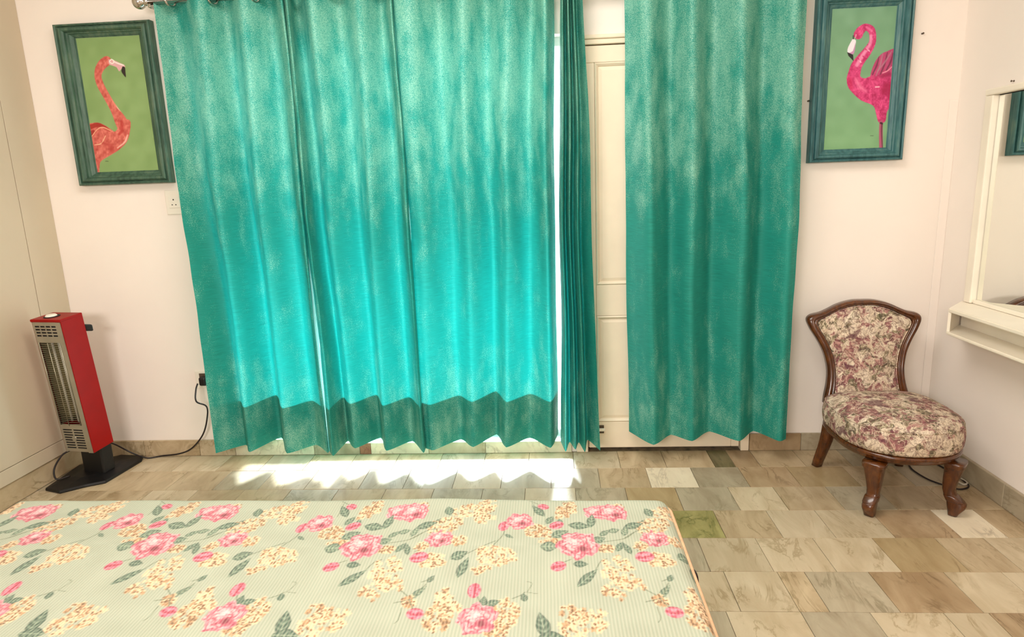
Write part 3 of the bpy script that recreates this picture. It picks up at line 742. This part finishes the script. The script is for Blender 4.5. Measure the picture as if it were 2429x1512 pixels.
# first bouquet of the repeat
St((1004, 1265), (971, 1281), (912, 1290)); St((971, 1281), (1010, 1262), (1040, 1255)); St((1100, 1318), (1150, 1295), (1175, 1285)); St((1165, 1300), (1190, 1275), (1197, 1262)); St((822, 1330), (800, 1337)); St((868, 1350), (890, 1332), (905, 1328)); St((812, 1190), (832, 1200)); St((1020, 1290), (985, 1310)); St((800, 1225), (812, 1205), (815, 1195), rad=.0009)
Cl(880, 1212, .045, .028, 55, 11, .5, 50); Cl(784, 1262, .036, .026, -15, 12, .65, 46); Cl(800, 1285, .025, .018, 0, 13, .7, 20); Cl(992, 1214, .034, .030, 60, 14, .5, 40); Cl(1120, 1212, .052, .030, 15, 15, .25, 48); Cl(1150, 1232, .03, .02, 0, 25, .25, 20)
Cl(912, 1352, .040, .05, 20, 16, .18, 52); Cl(872, 1405, .03, .016, -30, 17, .5, 18); Cl(925, 1385, .035, .02, -10, 18, .2, 30); Cl(1176, 1318, .052, .036, -10, 19, .2, 70); Cl(1140, 1352, .026, .016, 0, 20, .5, 18); Cl(1028, 1330, .036, .026, 0, 21, .12, 44); Cl(1088, 1283, .022, .018, 0, 22, .3, 20); Cl(918, 1303, .022, .014, 0, 23, .75, 22); Cl(1000, 1298, .016, .014, 0, 26, .7, 14)
Lf(888, 1250, .030, .015, -10, .5); Lf(832, 1270, .026, .016, 30, .35); Lf(791, 1300, .024, .018, 0, .15); Lf(912, 1284, .020, .012, 20, .4); Lf(850, 1240, .016, .008, 100, .5); Lf(830, 1235, .020, .010, 60, .4)
Lf(960, 1262, .016, .009, 20, .1); Lf(985, 1262, .022, .009, 70, .1); Lf(950, 1300, .020, .009, 60, .6); Lf(966, 1304, .022, .008, 110, .6); Lf(935, 1268, .02, .008, 40, .3); Lf(1000, 1250, .014, .006, 60, .1)
Lf(1066, 1215, .020, .013, 110, .6); Lf(1048, 1239, .022, .010, 10, .7); Lf(1088, 1318, .024, .015, 30, .5); Lf(1098, 1346, .034, .012, 75, .6); Lf(838, 1340, .018, .010, 0, .9); Lf(836, 1370, .036, .011, 45, .6); Lf(1207, 1274, .014, .005, -30, .7); Lf(1020, 1255, .010, .006, 70, .8)
Lf(1022, 1373, .012, .007, 60, .7); St((1022, 1373), (1000, 1380)); Lf(990, 1405, .026, .008, 50, .2); St((975, 1420), (1000, 1395), (1010, 1385)); St((975, 1420), (950, 1398)); Cl(968, 1425, .018, .014, -40, 24, .6, 16); St((975, 1420), (935, 1427)); St((970, 1420), (980, 1445)); St((952, 1440), (945, 1465), (935, 1475), rad=.0009)
for x, y, r_, s in ((947, 1217, .038, 3), (858, 1296, .056, 5), (1043, 1279, .037, 8)):
    q = Q(x, y); rose(q[0], q[1], r_, s, s*.7)
for x, y, r_, an, s in ((785, 1345, .014, 20, 1), (994, 1323, .017, 10, 2), (1195, 1250, .014, 80, 3), (834, 1203, .012, -20, 4), (984, 1453, .014, -10, 5)):
    q = Q(x, y); bud(q[0], q[1], r_, math.radians(an), s)
# second bouquet
St((1140, 1432), (1132, 1412)); St((1215, 1420), (1235, 1412), (1245, 1405)); St((1250, 1405), (1262, 1385), (1250, 1380), rad=.0008); St((1250, 1405), (1275, 1408), rad=.0008)
Cl(1196, 1455, .030, .044, 0, 31, .4, 56); Cl(1172, 1490, .03, .03, 0, 34, .5, 30); Cl(1040, 1462, .032, .036, 20, 32, .55, 50); Cl(1052, 1420, .020, .034, 10, 33, .35, 28); Cl(1060, 1440, .03, .02, 0, 35, .3, 24)
Lf(1147, 1425, .014, .008, 90, .8); Lf(1167, 1430, .020, .009, 20, .6); Lf(1243, 1417, .012, .008, 110, .8); Lf(1288, 1482, .034, .015, 105, .7)
q = Q(1132, 1466); rose(q[0], q[1], .046, 13, 1.); q = Q(1125, 1400); bud(q[0], q[1], .015, 1.6, 7)
Cl(1385, 1478, .055, .036, 20, 36, .2, 60); Cl(1360, 1450, .03, .02, 0, 37, .5, 20); Lf(1310, 1512, .03, .015, 0, .6)
# lower part of the repeat (towards the camera)
rose(.10, .17, .045, 21, .4); rose(.40, .12, .04, 22, 1.3); cluster(.2, .1, .05, .03, .3, 41, .4, 50); cluster(.3, .2, .04, .03, 1, 42, .2, 40); leaf(.15, .1, .03, .013, .4, .6); leaf(.04, .12, .03, .012, 1.4, .5); leaf(.45, .18, .03, .012, 2.2, .6); bud(.5, .1, .015, .5, 9)

def sample(xx, yy):
    a = ((xx-ox) % PX)/PX*nxp-.5; b = ((yy-oy) % PY)/PY*nyp-.5
    i = np.floor(a).astype(int); j = np.floor(b).astype(int); fa = (a-i)[..., None]; fb = (b-j)[..., None]
    i0, i1, j0, j1 = i % nxp, (i+1) % nxp, j % nyp, (j+1) % nyp
    return (cell[j0, i0]*(1-fa)+cell[j0, i1]*fa)*(1-fb)+(cell[j1, i0]*(1-fa)+cell[j1, i1]*fa)*fb
quilt = thing('quilt', 'pale green ribbed quilt printed with pink roses spread over the bed', 'quilt', bo)
# unrolled coordinates: s runs over the edge; R is the soft roll of the edge
R, DROP = .040, .10
def edge_axis(lo, hi, fine0, fine1, st_f, st_c):
    ext = R*math.pi/2+DROP
    s = [lo-ext+R]
    while s[-1] < hi+ext-R: s.append(s[-1]+(st_f if fine0 <= s[-1] <= fine1 else st_c))
    return np.array(s)
def roll(s, lo, hi):
    """fold the flat coordinate over both edges: returns position and how far it has dropped"""
    a, b = lo+R, hi-R; p = np.clip(s, a, b); e = np.maximum(s-b, 0)-np.maximum(a-s, 0); q = np.abs(e)
    ang = np.clip(q/R, 0, math.pi/2); out = R*np.sin(ang); dn = R*(1-np.cos(ang))+np.maximum(q-R*math.pi/2, 0)
    return p+np.sign(e)*out, dn
sx = edge_axis(BX0, BX1, BX0-.2, BX1+.2, .0023, .0023); sy = edge_axis(BY0, BY1, 1.02, BY1+.3, .0023, .008)
SX, SY = np.meshgrid(sx, sy)
PXx, dx_ = roll(SX, BX0, BX1); PYy, dy_ = roll(SY, BY0, BY1)
Z = BZ-np.maximum(dx_, dy_)-.25*np.minimum(dx_, dy_)
# where both edges roll, pull the corner in so that it stays round
both = np.minimum(dx_, dy_); pull = np.clip(both, 0, R)*.45
PXx -= np.sign(PXx-bo[0])*pull; PYy -= np.sign(PYy-bo[1])*pull
und = (vnoise(SX/.35+5, SY/.30+5, 77)-.5)*.012+(vnoise(SX/.11+5, SY/.16+5, 78)-.5)*.0035
Z += und*np.clip(1-np.maximum(dx_, dy_)/.05, 0, 1)
co = np.stack([PXx-bo[0], PYy-bo[1], Z], -1).reshape(-1, 3)
colmesh('cover', co, gridfaces(len(sx), len(sy)), sample(SX, SY).reshape(-1, 3), M['quilt'], quilt, True)
hx, hy = (BX1-BX0)/2, (BY1-BY0)/2; rc = .05; pz = BZ-.034
pp = []
for cx_, cy_, a0 in ((hx-rc, hy-rc, 0), (-hx+rc, hy-rc, 90), (-hx+rc, -hy+rc, 180), (hx-rc, -hy+rc, 270)):
    for k in range(9):
        a = math.radians(a0+k*90/8); pp.append((cx_+(rc+.001)*math.cos(a), cy_+(rc+.001)*math.sin(a), pz))
tube('piping', pp, .006, M['binding'], quilt, 10, True)
p = onY(1611, 1308, 1.44)
tag(tube('wire_loop', smoothpath([(BX1+.004, 1.462, .435), (BX1+.012, 1.455, .45), (BX1+.018, 1.44, .44), (BX1+.016, 1.43, .415), (BX1+.003, 1.425, .40)], 5), .0022, M['cord']), 'small dark wire loop sticking out of the right side of the bed', 'wire')

# ---------------------------------------------------------------- heater
ht = thing('room_heater', 'red upright room heater with a silver grille, standing in the left corner', 'heater', (-2.355, 2.99, 0))
hz = .169; HW, HD, HH = .166, .125, .679
hm = Matrix.Translation((0, -.049, hz)) @ Matrix.Rotation(-.148, 4, 'Z') @ Matrix.Rotation(.079, 4, 'X')
def hp(name, bm, mat, parent=ht, smooth=False):
    bmesh.ops.transform(bm, matrix=hm, verts=bm.verts); return bmo(name, bm, mat, parent, smooth)
bm = bmesh.new(); w2, d2 = HW/2, HD/2                   # red shell open to the front
add_box(bm, (-w2, -d2+.002, 0), (-w2+.004, d2, HH), .001); add_box(bm, (w2-.004, -d2+.002, 0), (w2, d2, HH), .001)
add_box(bm, (-w2+.004, d2-.004, 0), (w2-.004, d2, HH)); add_box(bm, (-w2+.004, -d2+.008, 0), (w2-.004, d2-.004, .004))
add_box(bm, (-w2-.001, -d2-.004, HH-.004), (w2+.001, d2+.001, HH+.010), .004)
shell = hp('housing', bm, M['red'])
bm = bmesh.new()                                         # silver front: side strips and the two slotted panels
zt, zb_ = HH-.105, .150
add_box(bm, (-w2+.004, -d2, 0), (-w2+.012, -d2+.006, HH-.005)); add_box(bm, (w2-.030, -d2, 0), (w2-.004, -d2+.006, HH-.005))
def slotted(bm, x0, x1, z0, z1, cols, rows, fx=.82, fz=.5):
    cw, rh = (x1-x0)/cols, (z1-z0)/rows
    for c in range(cols+1):
        a = x0+c*cw-(cw*(1-fx)/2 if c else 0); b = x0+c*cw+(cw*(1-fx)/2 if c < cols else 0)
        if b > a: add_box(bm, (a, -d2, z0), (b, -d2+.003, z1))
    for c in range(cols):
        for r_ in range(rows+1):
            a = z0+r_*rh-(rh*(1-fz)/2 if r_ else 0); b = z0+r_*rh+(rh*(1-fz)/2 if r_ < rows else 0)
            add_box(bm, (x0+c*cw+cw*(1-fx)/2, -d2, a), (x0+(c+1)*cw-cw*(1-fx)/2, -d2+.003, b))
    add_box(bm, (x0, -d2, z0-.006), (x1, -d2+.003, z0)); add_box(bm, (x0, -d2, z1), (x1, -d2+.003, z1+.006))
slotted(bm, -w2+.012, w2-.030, HH-.078, HH-.018, 4, 4); slotted(bm, -w2+.012, w2-.030, .018, .128, 2, 8, .86, .5)
add_box(bm, (-w2+.012, -d2, .004), (w2-.030, -d2+.003, .012)); add_box(bm, (-w2+.012, -d2, .134), (w2-.030, -d2+.004, .150)); add_box(bm, (-w2+.012, -d2, HH-.105), (w2-.030, -d2+.003, HH-.084)); add_box(bm, (-w2+.012, -d2, HH-.012), (w2-.030, -d2+.003, HH-.004))
hp('front_panel', bm, M['silver'])
bm = bmesh.new(); bmesh.ops.create_cone(bm, cap_ends=True, segments=20, radius1=.013, radius2=.012, depth=.004, matrix=Matrix.Translation((-.009, -d2-.002, .075)) @ Matrix.Rotation(math.pi/2, 4, 'X')); hp('badge', bm, M['silver'])
for a_, b_ in ((.0045, .128), (HH-.084, HH-.010)):
    bm = bmesh.new(); add_box(bm, (-w2+.006, -d2+.008, a_), (w2-.006, -d2+.010, b_)); hp('backing', bm, M['hole'])
bm = bmesh.new(); n = 14; x0, x1 = -w2+.012, w2-.030       # trough reflector
prev = None
for k in range(n+1):
    a = math.pi*k/n; x = (x0+x1)/2-math.cos(a)*(x1-x0)/2; y_ = -d2+.010+math.sin(a)*.055
    cur = (bm.verts.new((x, y_, zb_)), bm.verts.new((x, y_, zt)))
    if prev: bm.faces.new((prev[0], cur[0], cur[1], prev[1]))
    prev = cur
hp('reflector', bm, M['reflector'], smooth=True)
for xo in (-.030, .008):
    bm = bmesh.new(); bmesh.ops.create_cone(bm, cap_ends=True, segments=12, radius1=.0055, radius2=.0055, depth=zt-zb_-.01, matrix=Matrix.Translation((xo, -d2+.032, (zt+zb_)/2))); hp('heating_rod', bm, M['quartz'], smooth=True)
nb = 40
for k in range(nb):
    z_ = zb_+.006+(zt-zb_-.012)*k/(nb-1)
    path = [hm @ Vector((x0+(x1-x0)*q/8, -d2+.001-.010*math.sin(math.pi*q/8), z_)) for q in range(9)]
    tube('grille_wire', path, .0011, M['wire'], ht, 5)
for xo in (x0+.003, (x0+x1)/2, x1-.003):
    yy_ = -d2-.0005-.010*math.sin(math.pi*(xo-x0)/(x1-x0))
    tube('grille_bar', [hm @ Vector((xo, yy_, zb_-.002)), hm @ Vector((xo, yy_, zt+.002))], .0018, M['wire'], ht, 6)
bm = bmesh.new(); bmesh.ops.create_cone(bm, cap_ends=True, segments=28, radius1=.034, radius2=.034, depth=.003, matrix=Matrix.Translation((-.012, -.012, HH+.0114))); hp('handle_recess', bm, M['hole'])
bm = bmesh.new(); bmesh.ops.create_cone(bm, cap_ends=True, segments=28, radius1=.026, radius2=.020, depth=.008, matrix=Matrix.Translation((-.018, -.010, HH+.016))); hp('control_knob', bm, M['white_plastic'])
bm = bmesh.new(); add_box(bm, (w2-.050, d2+.0005, HH-.085), (w2+.000, d2+.030, HH-.050), .006); 
for v in bm.verts: v.co.x += (v.co.y-d2)*.5; v.co.z -= (v.co.y-d2)*.3
hp('back_handle', bm, M['black'])
bm = bmesh.new(); add_box(bm, (-.062, -.012, .022), (.062, .062, .178), .008); hm2 = Matrix.Rotation(-.148, 4, 'Z')
bmesh.ops.transform(bm, matrix=Matrix.Translation((0, -.04, 0)) @ hm2, verts=bm.verts); bmo('neck', bm, M['black'], ht)
foot = [onZ(x, y, .0)[:2] for x, y in ((108, 1166), (141, 1173), (200, 1158), (251, 1148), (337, 1096), (341, 1087), (292, 1083), (185, 1110))]
foot = [(max(fx, XL+.012), min(fy, YB-.02)) for fx, fy in foot]
bm = bmesh.new(); rings = []
cfx, cfy = sum(f[0] for f in foot)/8, sum(f[1] for f in foot)/8
for z_, s_ in ((.0006, .985), (.006, 1.0), (.016, .985), (.024, .62), (.030, .45)):
    rings.append([bm.verts.new((cfx+(fx-cfx)*s_+2.355, cfy+(fy-cfy)*s_-2.99, z_)) for fx, fy in foot])
for a, b in zip(rings[:-1], rings[1:]):
    for k in range(8): bm.faces.new((a[k], a[(k+1) % 8], b[(k+1) % 8], b[k]))
bm.faces.new(rings[0]); bm.faces.new(rings[-1]); bmo('foot', bm, M['black'], ht)
# cord (moves with the heater)
hb = Vector((-2.30, 3.075, .165))
cp_ = [(-1.872, 3.150, .425), (-1.868, 3.12, .40), (-1.862, 3.10, .345)]+[onY(x, y, 3.16) for x, y in ((490, 965), (491, 995), (481, 1032))]+[onY(455, 1064, 3.178), onY(425, 1077, 3.175), onZ(385, 1082, .006), onZ(350, 1087, .006)]
cp_ += [onY(320, 1078, 3.13), onY(295, 1066, 3.11), onY(276, 1056, 3.06), (-2.285, 2.99, .170)]
tube('cord', [tuple(np.array(q)-np.array([-2.355, 2.99, 0])) for q in smoothpath(cp_, 6)], .0042, M['cord'], ht, 8)
cq = [(-2.40, 2.97, .17), onY(156, 1074, 2.93), onY(140, 1090, 2.91), onY(129, 1112, 2.89), onY(129, 1130, 2.87), onY(138, 1138, 2.865), (-2.455, 2.90, .03)]
tube('cord', [tuple(np.array(q)-np.array([-2.355, 2.99, 0])) for q in smoothpath(cq, 6)], .0042, M['cord'], ht, 8)

# ---------------------------------------------------------------- sockets
s1 = thing('wall_socket', 'white switch plate with a three-pin socket, half behind the left curtain', 'socket', (-1.84, YB, 1.363))
box('plate', (-.095, -.009, -.060), (.095, -.0002, .060), M['white_plastic'], s1, .003)
box('socket_face', (-.078, -.0125, -.028), (-.022, -.0092, .030), M['white_plastic'], s1, .0015)
for nm, hx_, hz_, r_ in (('pin_hole', -.051, .013, .0035), ('pin_hole', -.060, -.012, .0028), ('pin_hole', -.041, -.012, .0028)):
    bm = bmesh.new(); bmesh.ops.create_cone(bm, cap_ends=True, segments=12, radius1=r_, radius2=r_, depth=.001, matrix=Matrix.Translation((hx_, -.0131, hz_)) @ Matrix.Rotation(math.pi/2, 4, 'X')); bmo(nm, bm, M['hole'], s1)
s2 = thing('wall_socket', 'white low wall socket with a black plug, beside the left curtain edge', 'socket', (-1.868, YB, .433))
box('plate', (-.042, -.010, -.048), (.060, -.0002, .048), M['white_plastic'], s2, .003)
box('gap_shade', (-.018, -.0115, -.010), (.045, -.0102, .034), M['nail'], s2)  # raised brown patch, colour stands in for the shade in the socket gap
bm = bmesh.new(); add_box(bm, (-.014, -.045, -.034), (.026, -.0118, .014), .010, 3); tag(place(bmo('plug', bm, M['black'], None), (0, 0, 0)), 'black plug in the low wall socket beside the left curtain', 'plug').location = (-1.862, YB, .440)

# ---------------------------------------------------------------- nails in the wall
def nail(label, loc, ax):
    r_ = [(.0035, 0), (.0035, .002), (.0015, .0025), (.0015, .010), (.004, .0105), (.004, .012)]
    o = lathe('nail', [(a, -b if ax == 'y' else b) for a, b in r_], M['nail'], None, ax, 10); o.location = loc
    if ax == 'x': o.scale.x = -1
    tag(o, label, 'nail')
p = onY(1916, 240, YB); nail('small rusty nail in the wall just left of the pink flamingo painting', (p[0], YB-.0004, p[2]), 'y')
p = onY(2187, 80, YB); nail('small nail in the wall to the upper right of the pink flamingo painting', (p[0], YB-.0004, p[2]), 'y')
p = onX(2406, 192, XR); nail('small nail in the wall just above the cream mirror frame', (XR-.0004, p[1], p[2]), 'x')

# ---------------------------------------------------------------- mirror with shelf box on the right wall
MY1, MZ1, MZ0, MY0 = 2.968, 1.712, .806, 1.95
mr = thing('wall_mirror', 'cream framed mirror on the right wall above a shallow shelf box', 'mirror', (XR, (MY0+MY1)/2, MZ0))
mo = (XR, (MY0+MY1)/2, MZ0)
def mp(name, lo, hi, mat=M['cream'], bev=.003): return box(name, tuple(lo[i]-mo[i] for i in range(3)), tuple(hi[i]-mo[i] for i in range(3)), mat, mr, bev)
FT, FWd = .034, .048
mp('glass', (XR-.008, MY0+.04, MZ0+.004), (XR-.004, MY1-FWd-.004, MZ1-.031), M['mirror'], 0)
mp('backing', (XR-.0035, MY0+.02, MZ0), (XR-.0005, MY1-.01, MZ1-.01), M['hole'], 0)
mp('frame_side', (XR-FT, MY1-FWd, MZ0+.001), (XR-.0005, MY1, MZ1-.0275), M['cream'], .005); mp('frame_side', (XR-FT, MY0, MZ0+.001), (XR-.0005, MY0+FWd, MZ1-.0275), M['cream'], .005)
mp('frame_top', (XR-FT-.002, MY0-.002, MZ1-.027), (XR-.0005, MY1+.002, MZ1), M['cream'], .006)
mp('frame_bottom', (XR-.022, MY0+FWd+.001, MZ0+.001), (XR-.0085, MY1-FWd-.001, MZ0+.018), M['cream'], .002)
SX0, SY1, SY0, SZ1, SZ0 = 1.692, 3.00, 1.90, .806, .690
def slab(name, z0_, z1_, x0_, cut):
    bm = bmesh.new(); pts = [(XR-.0005, SY0), (x0_, SY0), (x0_, SY1-cut), (XR-.02, SY1), (XR-.0005, SY1)] if cut else [(XR-.0005, SY0), (x0_, SY0), (x0_, SY1), (XR-.0005, SY1)]
    a = [bm.verts.new((q[0]-mo[0], q[1]-mo[1], z0_-mo[2])) for q in pts]; b = [bm.verts.new((q[0]-mo[0], q[1]-mo[1], z1_-mo[2])) for q in pts]
    bm.faces.new(a); bm.faces.new(b)
    for k in range(len(pts)): bm.faces.new((a[k], a[(k+1) % len(pts)], b[(k+1) % len(pts)], b[k]))
    bmesh.ops.recalc_face_normals(bm, faces=bm.faces)
    bmesh.ops.bevel(bm, geom=list(bm.edges), offset=.004, segments=2, affect='EDGES')
    return bmo(name, bm, M['cream'], mr)
CUT = .165
slab('shelf_top', SZ1-.018, SZ1, SX0, CUT); slab('shelf_bottom', SZ0, SZ0+.014, SX0, CUT)
mp('shelf_back', (XR-.05, SY0+.012, SZ0+.0142), (XR-.038, SY1-.06, SZ1-.0182), M['cream'], 0)
bm = bmesh.new(); q0, q1 = (SX0+.002, SY1-CUT-.001), (XR-.03, SY1-.012); t_ = .011
d_ = Vector((q1[0]-q0[0], q1[1]-q0[1], 0)).normalized(); n_ = Vector((d_.y, -d_.x, 0))
pts = [q0, q1, (q1[0]+n_.x*t_, q1[1]+n_.y*t_), (q0[0]+n_.x*t_, q0[1]+n_.y*t_)]
a = [bm.verts.new((q[0]-mo[0], q[1]-mo[1], SZ0+.0142-mo[2])) for q in pts]; b = [bm.verts.new((q[0]-mo[0], q[1]-mo[1], SZ1-.0182-mo[2])) for q in pts]
bm.faces.new(a); bm.faces.new(b)
for k in range(4): bm.faces.new((a[k], a[(k+1) % 4], b[(k+1) % 4], b[k]))
bmo('shelf_end', bm, M['cream'], mr)
mp('shelf_end', (SX0+.002, SY0+.001, SZ0+.0142), (XR-.0005, SY0+.012, SZ1-.0182), M['cream'], 0)

# ---------------------------------------------------------------- chair
CX, CY = 1.452, 2.735
ch = thing('slipper_chair', 'low carved wooden chair with rose tapestry seat and back in the right corner', 'chair', (CX, CY, 0))
def outline(rx_, yf_, yb_, wb, n=44):
    """rounded seat plan: full curve in front, narrowing to a straight back"""
    pts = []
    for k in range(n):
        a = 2*math.pi*k/n; c, s = math.cos(a), math.sin(a)
        if s < 0: x = rx_*math.copysign(abs(c)**.86, c); y_ = -abs(s)**.9*yf_
        else:
            x = rx_*math.copysign(abs(c)**.38, c)*(1-(1-wb/rx_)*s**1.2); y_ = abs(s)**.42*yb_
        pts.append((x, y_))
    return pts
def loft(name, rings, mat, parent, smooth=True, cap=(True, True)):
    bm = bmesh.new(); R_ = [[bm.verts.new(v) for v in r_] for r_ in rings]; n = len(rings[0])
    for a, b in zip(R_[:-1], R_[1:]):
        for k in range(n): bm.faces.new((a[k], a[(k+1) % n], b[(k+1) % n], b[k]))
    if cap[0]: bm.faces.new(R_[0])
    if cap[1]: bm.faces.new(R_[-1])
    return bmo(name, bm, mat, parent, smooth)
def sc(pts, f, z_, dy=0.): return [(x*f, y_*f+dy, z_) for x, y_ in pts]
rim = outline(.240, .262, .243, .218)
loft('seat_rail', [sc(rim, .88, .236), sc(rim, .94, .240), sc(rim, .975, .250), sc(rim, .985, .258), sc(rim, 1.005, .262), sc(rim, 1.0, .272), sc(rim, .97, .2765)], M['wood'], ch)
cush = [sc(rim, f, z_) for f, z_ in ((.955, .277), (.995, .281), (1.01, .292), (1.022, .315), (1.022, .340), (1.005, .362), (.985, .376), (.965, .384), (.90, .396), (.80, .406), (.62, .415), (.40, .421), (.18, .423), (.04, .4235))]
loft('seat', cush, M['tapestry'], ch)
tube('seat_piping', [(x*.984, y_*.984, .3775) for x, y_ in rim], .0035, M['tapestry'], ch, 6, True)
LEAN = .24
def by(z_): return .252+LEAN*(z_-.36)
outer = [(0, .804), (.045, .803), (.09, .794), (.125, .782), (.160, .765), (.195, .750), (.222, .744), (.242, .738), (.256, .726), (.2585, .710), (.252, .690), (.240, .665), (.222, .635), (.203, .600), (.188, .565), (.179, .53), (.173, .49), (.174, .45), (.180, .41), (.190, .37), (.196, .335)]
inner = [(0, .780), (.045, .778), (.09, .769), (.122, .757), (.152, .742), (.180, .728), (.198, .719), (.208, .712), (.213, .704), (.2125, .694), (.206, .678), (.194, .656), (.178, .628), (.164, .598), (.152, .565), (.144, .53), (.139, .49), (.139, .45), (.143, .41), (.150, .37), (.154, .335)]
def full(h): return [(-x, z_) for x, z_ in h[::-1]]+h[1:]
fo, fi = smoothpath(full(outer), 3), smoothpath(full(inner), 3)
fm = (fo+fi)/2; n = len(fo)
vs_ = []
prof = ((0, .012), (0, -.008), (.05, -.016), (.14, -.022), (.28, -.026), (.44, -.027), (.56, -.025), (.66, -.020), (.70, -.0165), (.75, -.019), (.84, -.021), (.94, -.018), (1., -.010), (1., .012))
for i in range(n):
    for f, d in prof:
        x = fo[i][0]+(fi[i][0]-fo[i][0])*f; z_ = fo[i][1]+(fi[i][1]-fo[i][1])*f; vs_.append((x, by(z_)+d, z_))
k = len(prof); fs_ = [(i*k+j, i*k+(j+1) % k, (i+1)*k+(j+1) % k, (i+1)*k+j) for i in range(n-1) for j in range(k)]
fs_ += [tuple(range(k)), tuple((n-1)*k+j for j in range(k))]
bm = bmesh.new(); V = [bm.verts.new(v) for v in vs_]
for f in fs_: bm.faces.new([V[i] for i in f])
bmo('back_frame', bm, M['wood'], ch, True)
cz = .56
def pad(sgn, bulge):
    rings = []
    for f in (1., .97, .92, .82, .65, .45, .22, .03):
        d = bulge*(1-f**4)**.5 if f < 1 else 0
        rings.append([(x*f, by(cz+(z_-cz)*f)+sgn*(.006+d), cz+(z_-cz)*f) for x, z_ in [(q[0]*1.004, q[1]) for q in fi]])
    return rings
r1 = pad(-1, .020); r2 = pad(1, .006)
loft('backrest', r1[::-1]+r2, M['tapestry'], ch)
# piping cord round the upholstered panel
tube('back_piping', [(x*.975, by(z_)-.016, cz+(z_-cz)*.975) for x, z_ in fi], .003, M['tapestry'], ch, 6)
def leg_rings(stations, d, origin, n=20, sq=.5):
    """stations: (z, offset outward, half width along, half width across)"""
    dv = Vector((d[0], d[1], 0)).normalized(); cv = Vector((-dv.y, dv.x, 0)); rings = []
    for z_, off_, wa, wc in stations:
        ring = []
        for k in range(n):
            a = 2*math.pi*k/n; c, s = math.cos(a), math.sin(a)
            p_ = Vector((origin[0], origin[1], z_))+dv*(off_+wa*math.copysign(abs(c)**sq, c))+cv*(wc*math.copysign(abs(s)**sq, s)); ring.append(tuple(p_))
        rings.append(ring)
    return rings
front = [(.0012, .004, .017, .0195), (.010, .005, .019, .021), (.026, .009, .026, .022), (.042, .013, .033, .023), (.056, .012, .034, .0235), (.068, .004, .029, .024), (.080, -.008, .023, .0245), (.092, -.015, .0215, .0225), (.110, -.019, .022, .024), (.135, -.018, .0245, .027), (.160, -.014, .028, .030), (.185, -.010, .031, .0335), (.208, -.007, .034, .037), (.214, -.006, .036, .042), (.228, -.006, .037, .044), (.2355, -.006, .036, .043)]
for sx_ in (-1, 1):
    d = (sx_*.72, -.70); org = (sx_*.163, -.196)
    leg = loft('leg', leg_rings(front, d, org), M['wood'], ch)
    band = [(.062, .008, .031, .0245), (.065, .006, .032, .0262), (.084, -.010, .025, .0262), (.087, -.012, .0235, .0245)]
    loft('carved_band', leg_rings(band, d, org), M['wood'], leg)
rear = [(.0012, .058, .020, .019), (.03, .050, .021, .020), (.07, .036, .022, .021), (.11, .022, .023, .022), (.15, .010, .025, .023), (.19, .002, .026, .024), (.235, -.004, .026, .024)]
for sx_ in (-1, 1):
    loft('leg', leg_rings(rear, (sx_*.35, .93), (sx_*.172, .225)), M['wood'], ch)

# cords behind the chair
cpt = [(1.70, 3.165, .012), (1.70, 3.10, .005), (1.69, 3.02, .005)]+[onZ(x, y, .005) for x, y in ((2166, 1116), (2200, 1137), (2235, 1150), (2256, 1153))]
cpt += [(1.765, 2.752, .005), (1.805, 2.76, .005), (1.832, 2.79, .005), (1.838, 2.85, .005), (1.832, 2.93, .005), (1.815, 3.02, .005), (1.77, 3.12, .006)]
cpt = [(min(q[0], 1.84), q[1], q[2]) for q in cpt]
tag(tube('power_cord', smoothpath(cpt, 8), .0036, M['cord']), 'thin dark cord looping over the floor behind the chair', 'cord')
cw = [onZ(x, y, .006) for x, y in ((2262, 1112), (2282, 1122), (2296, 1134), (2298, 1146), (2286, 1150), (2272, 1143))]
cw = [(min(q[0], 1.838), q[1], q[2]) for q in cw]
tag(tube('white_cable', smoothpath(cw, 8), .0045, M['cordw']), 'pale cable loop on the floor against the right skirting', 'cable')
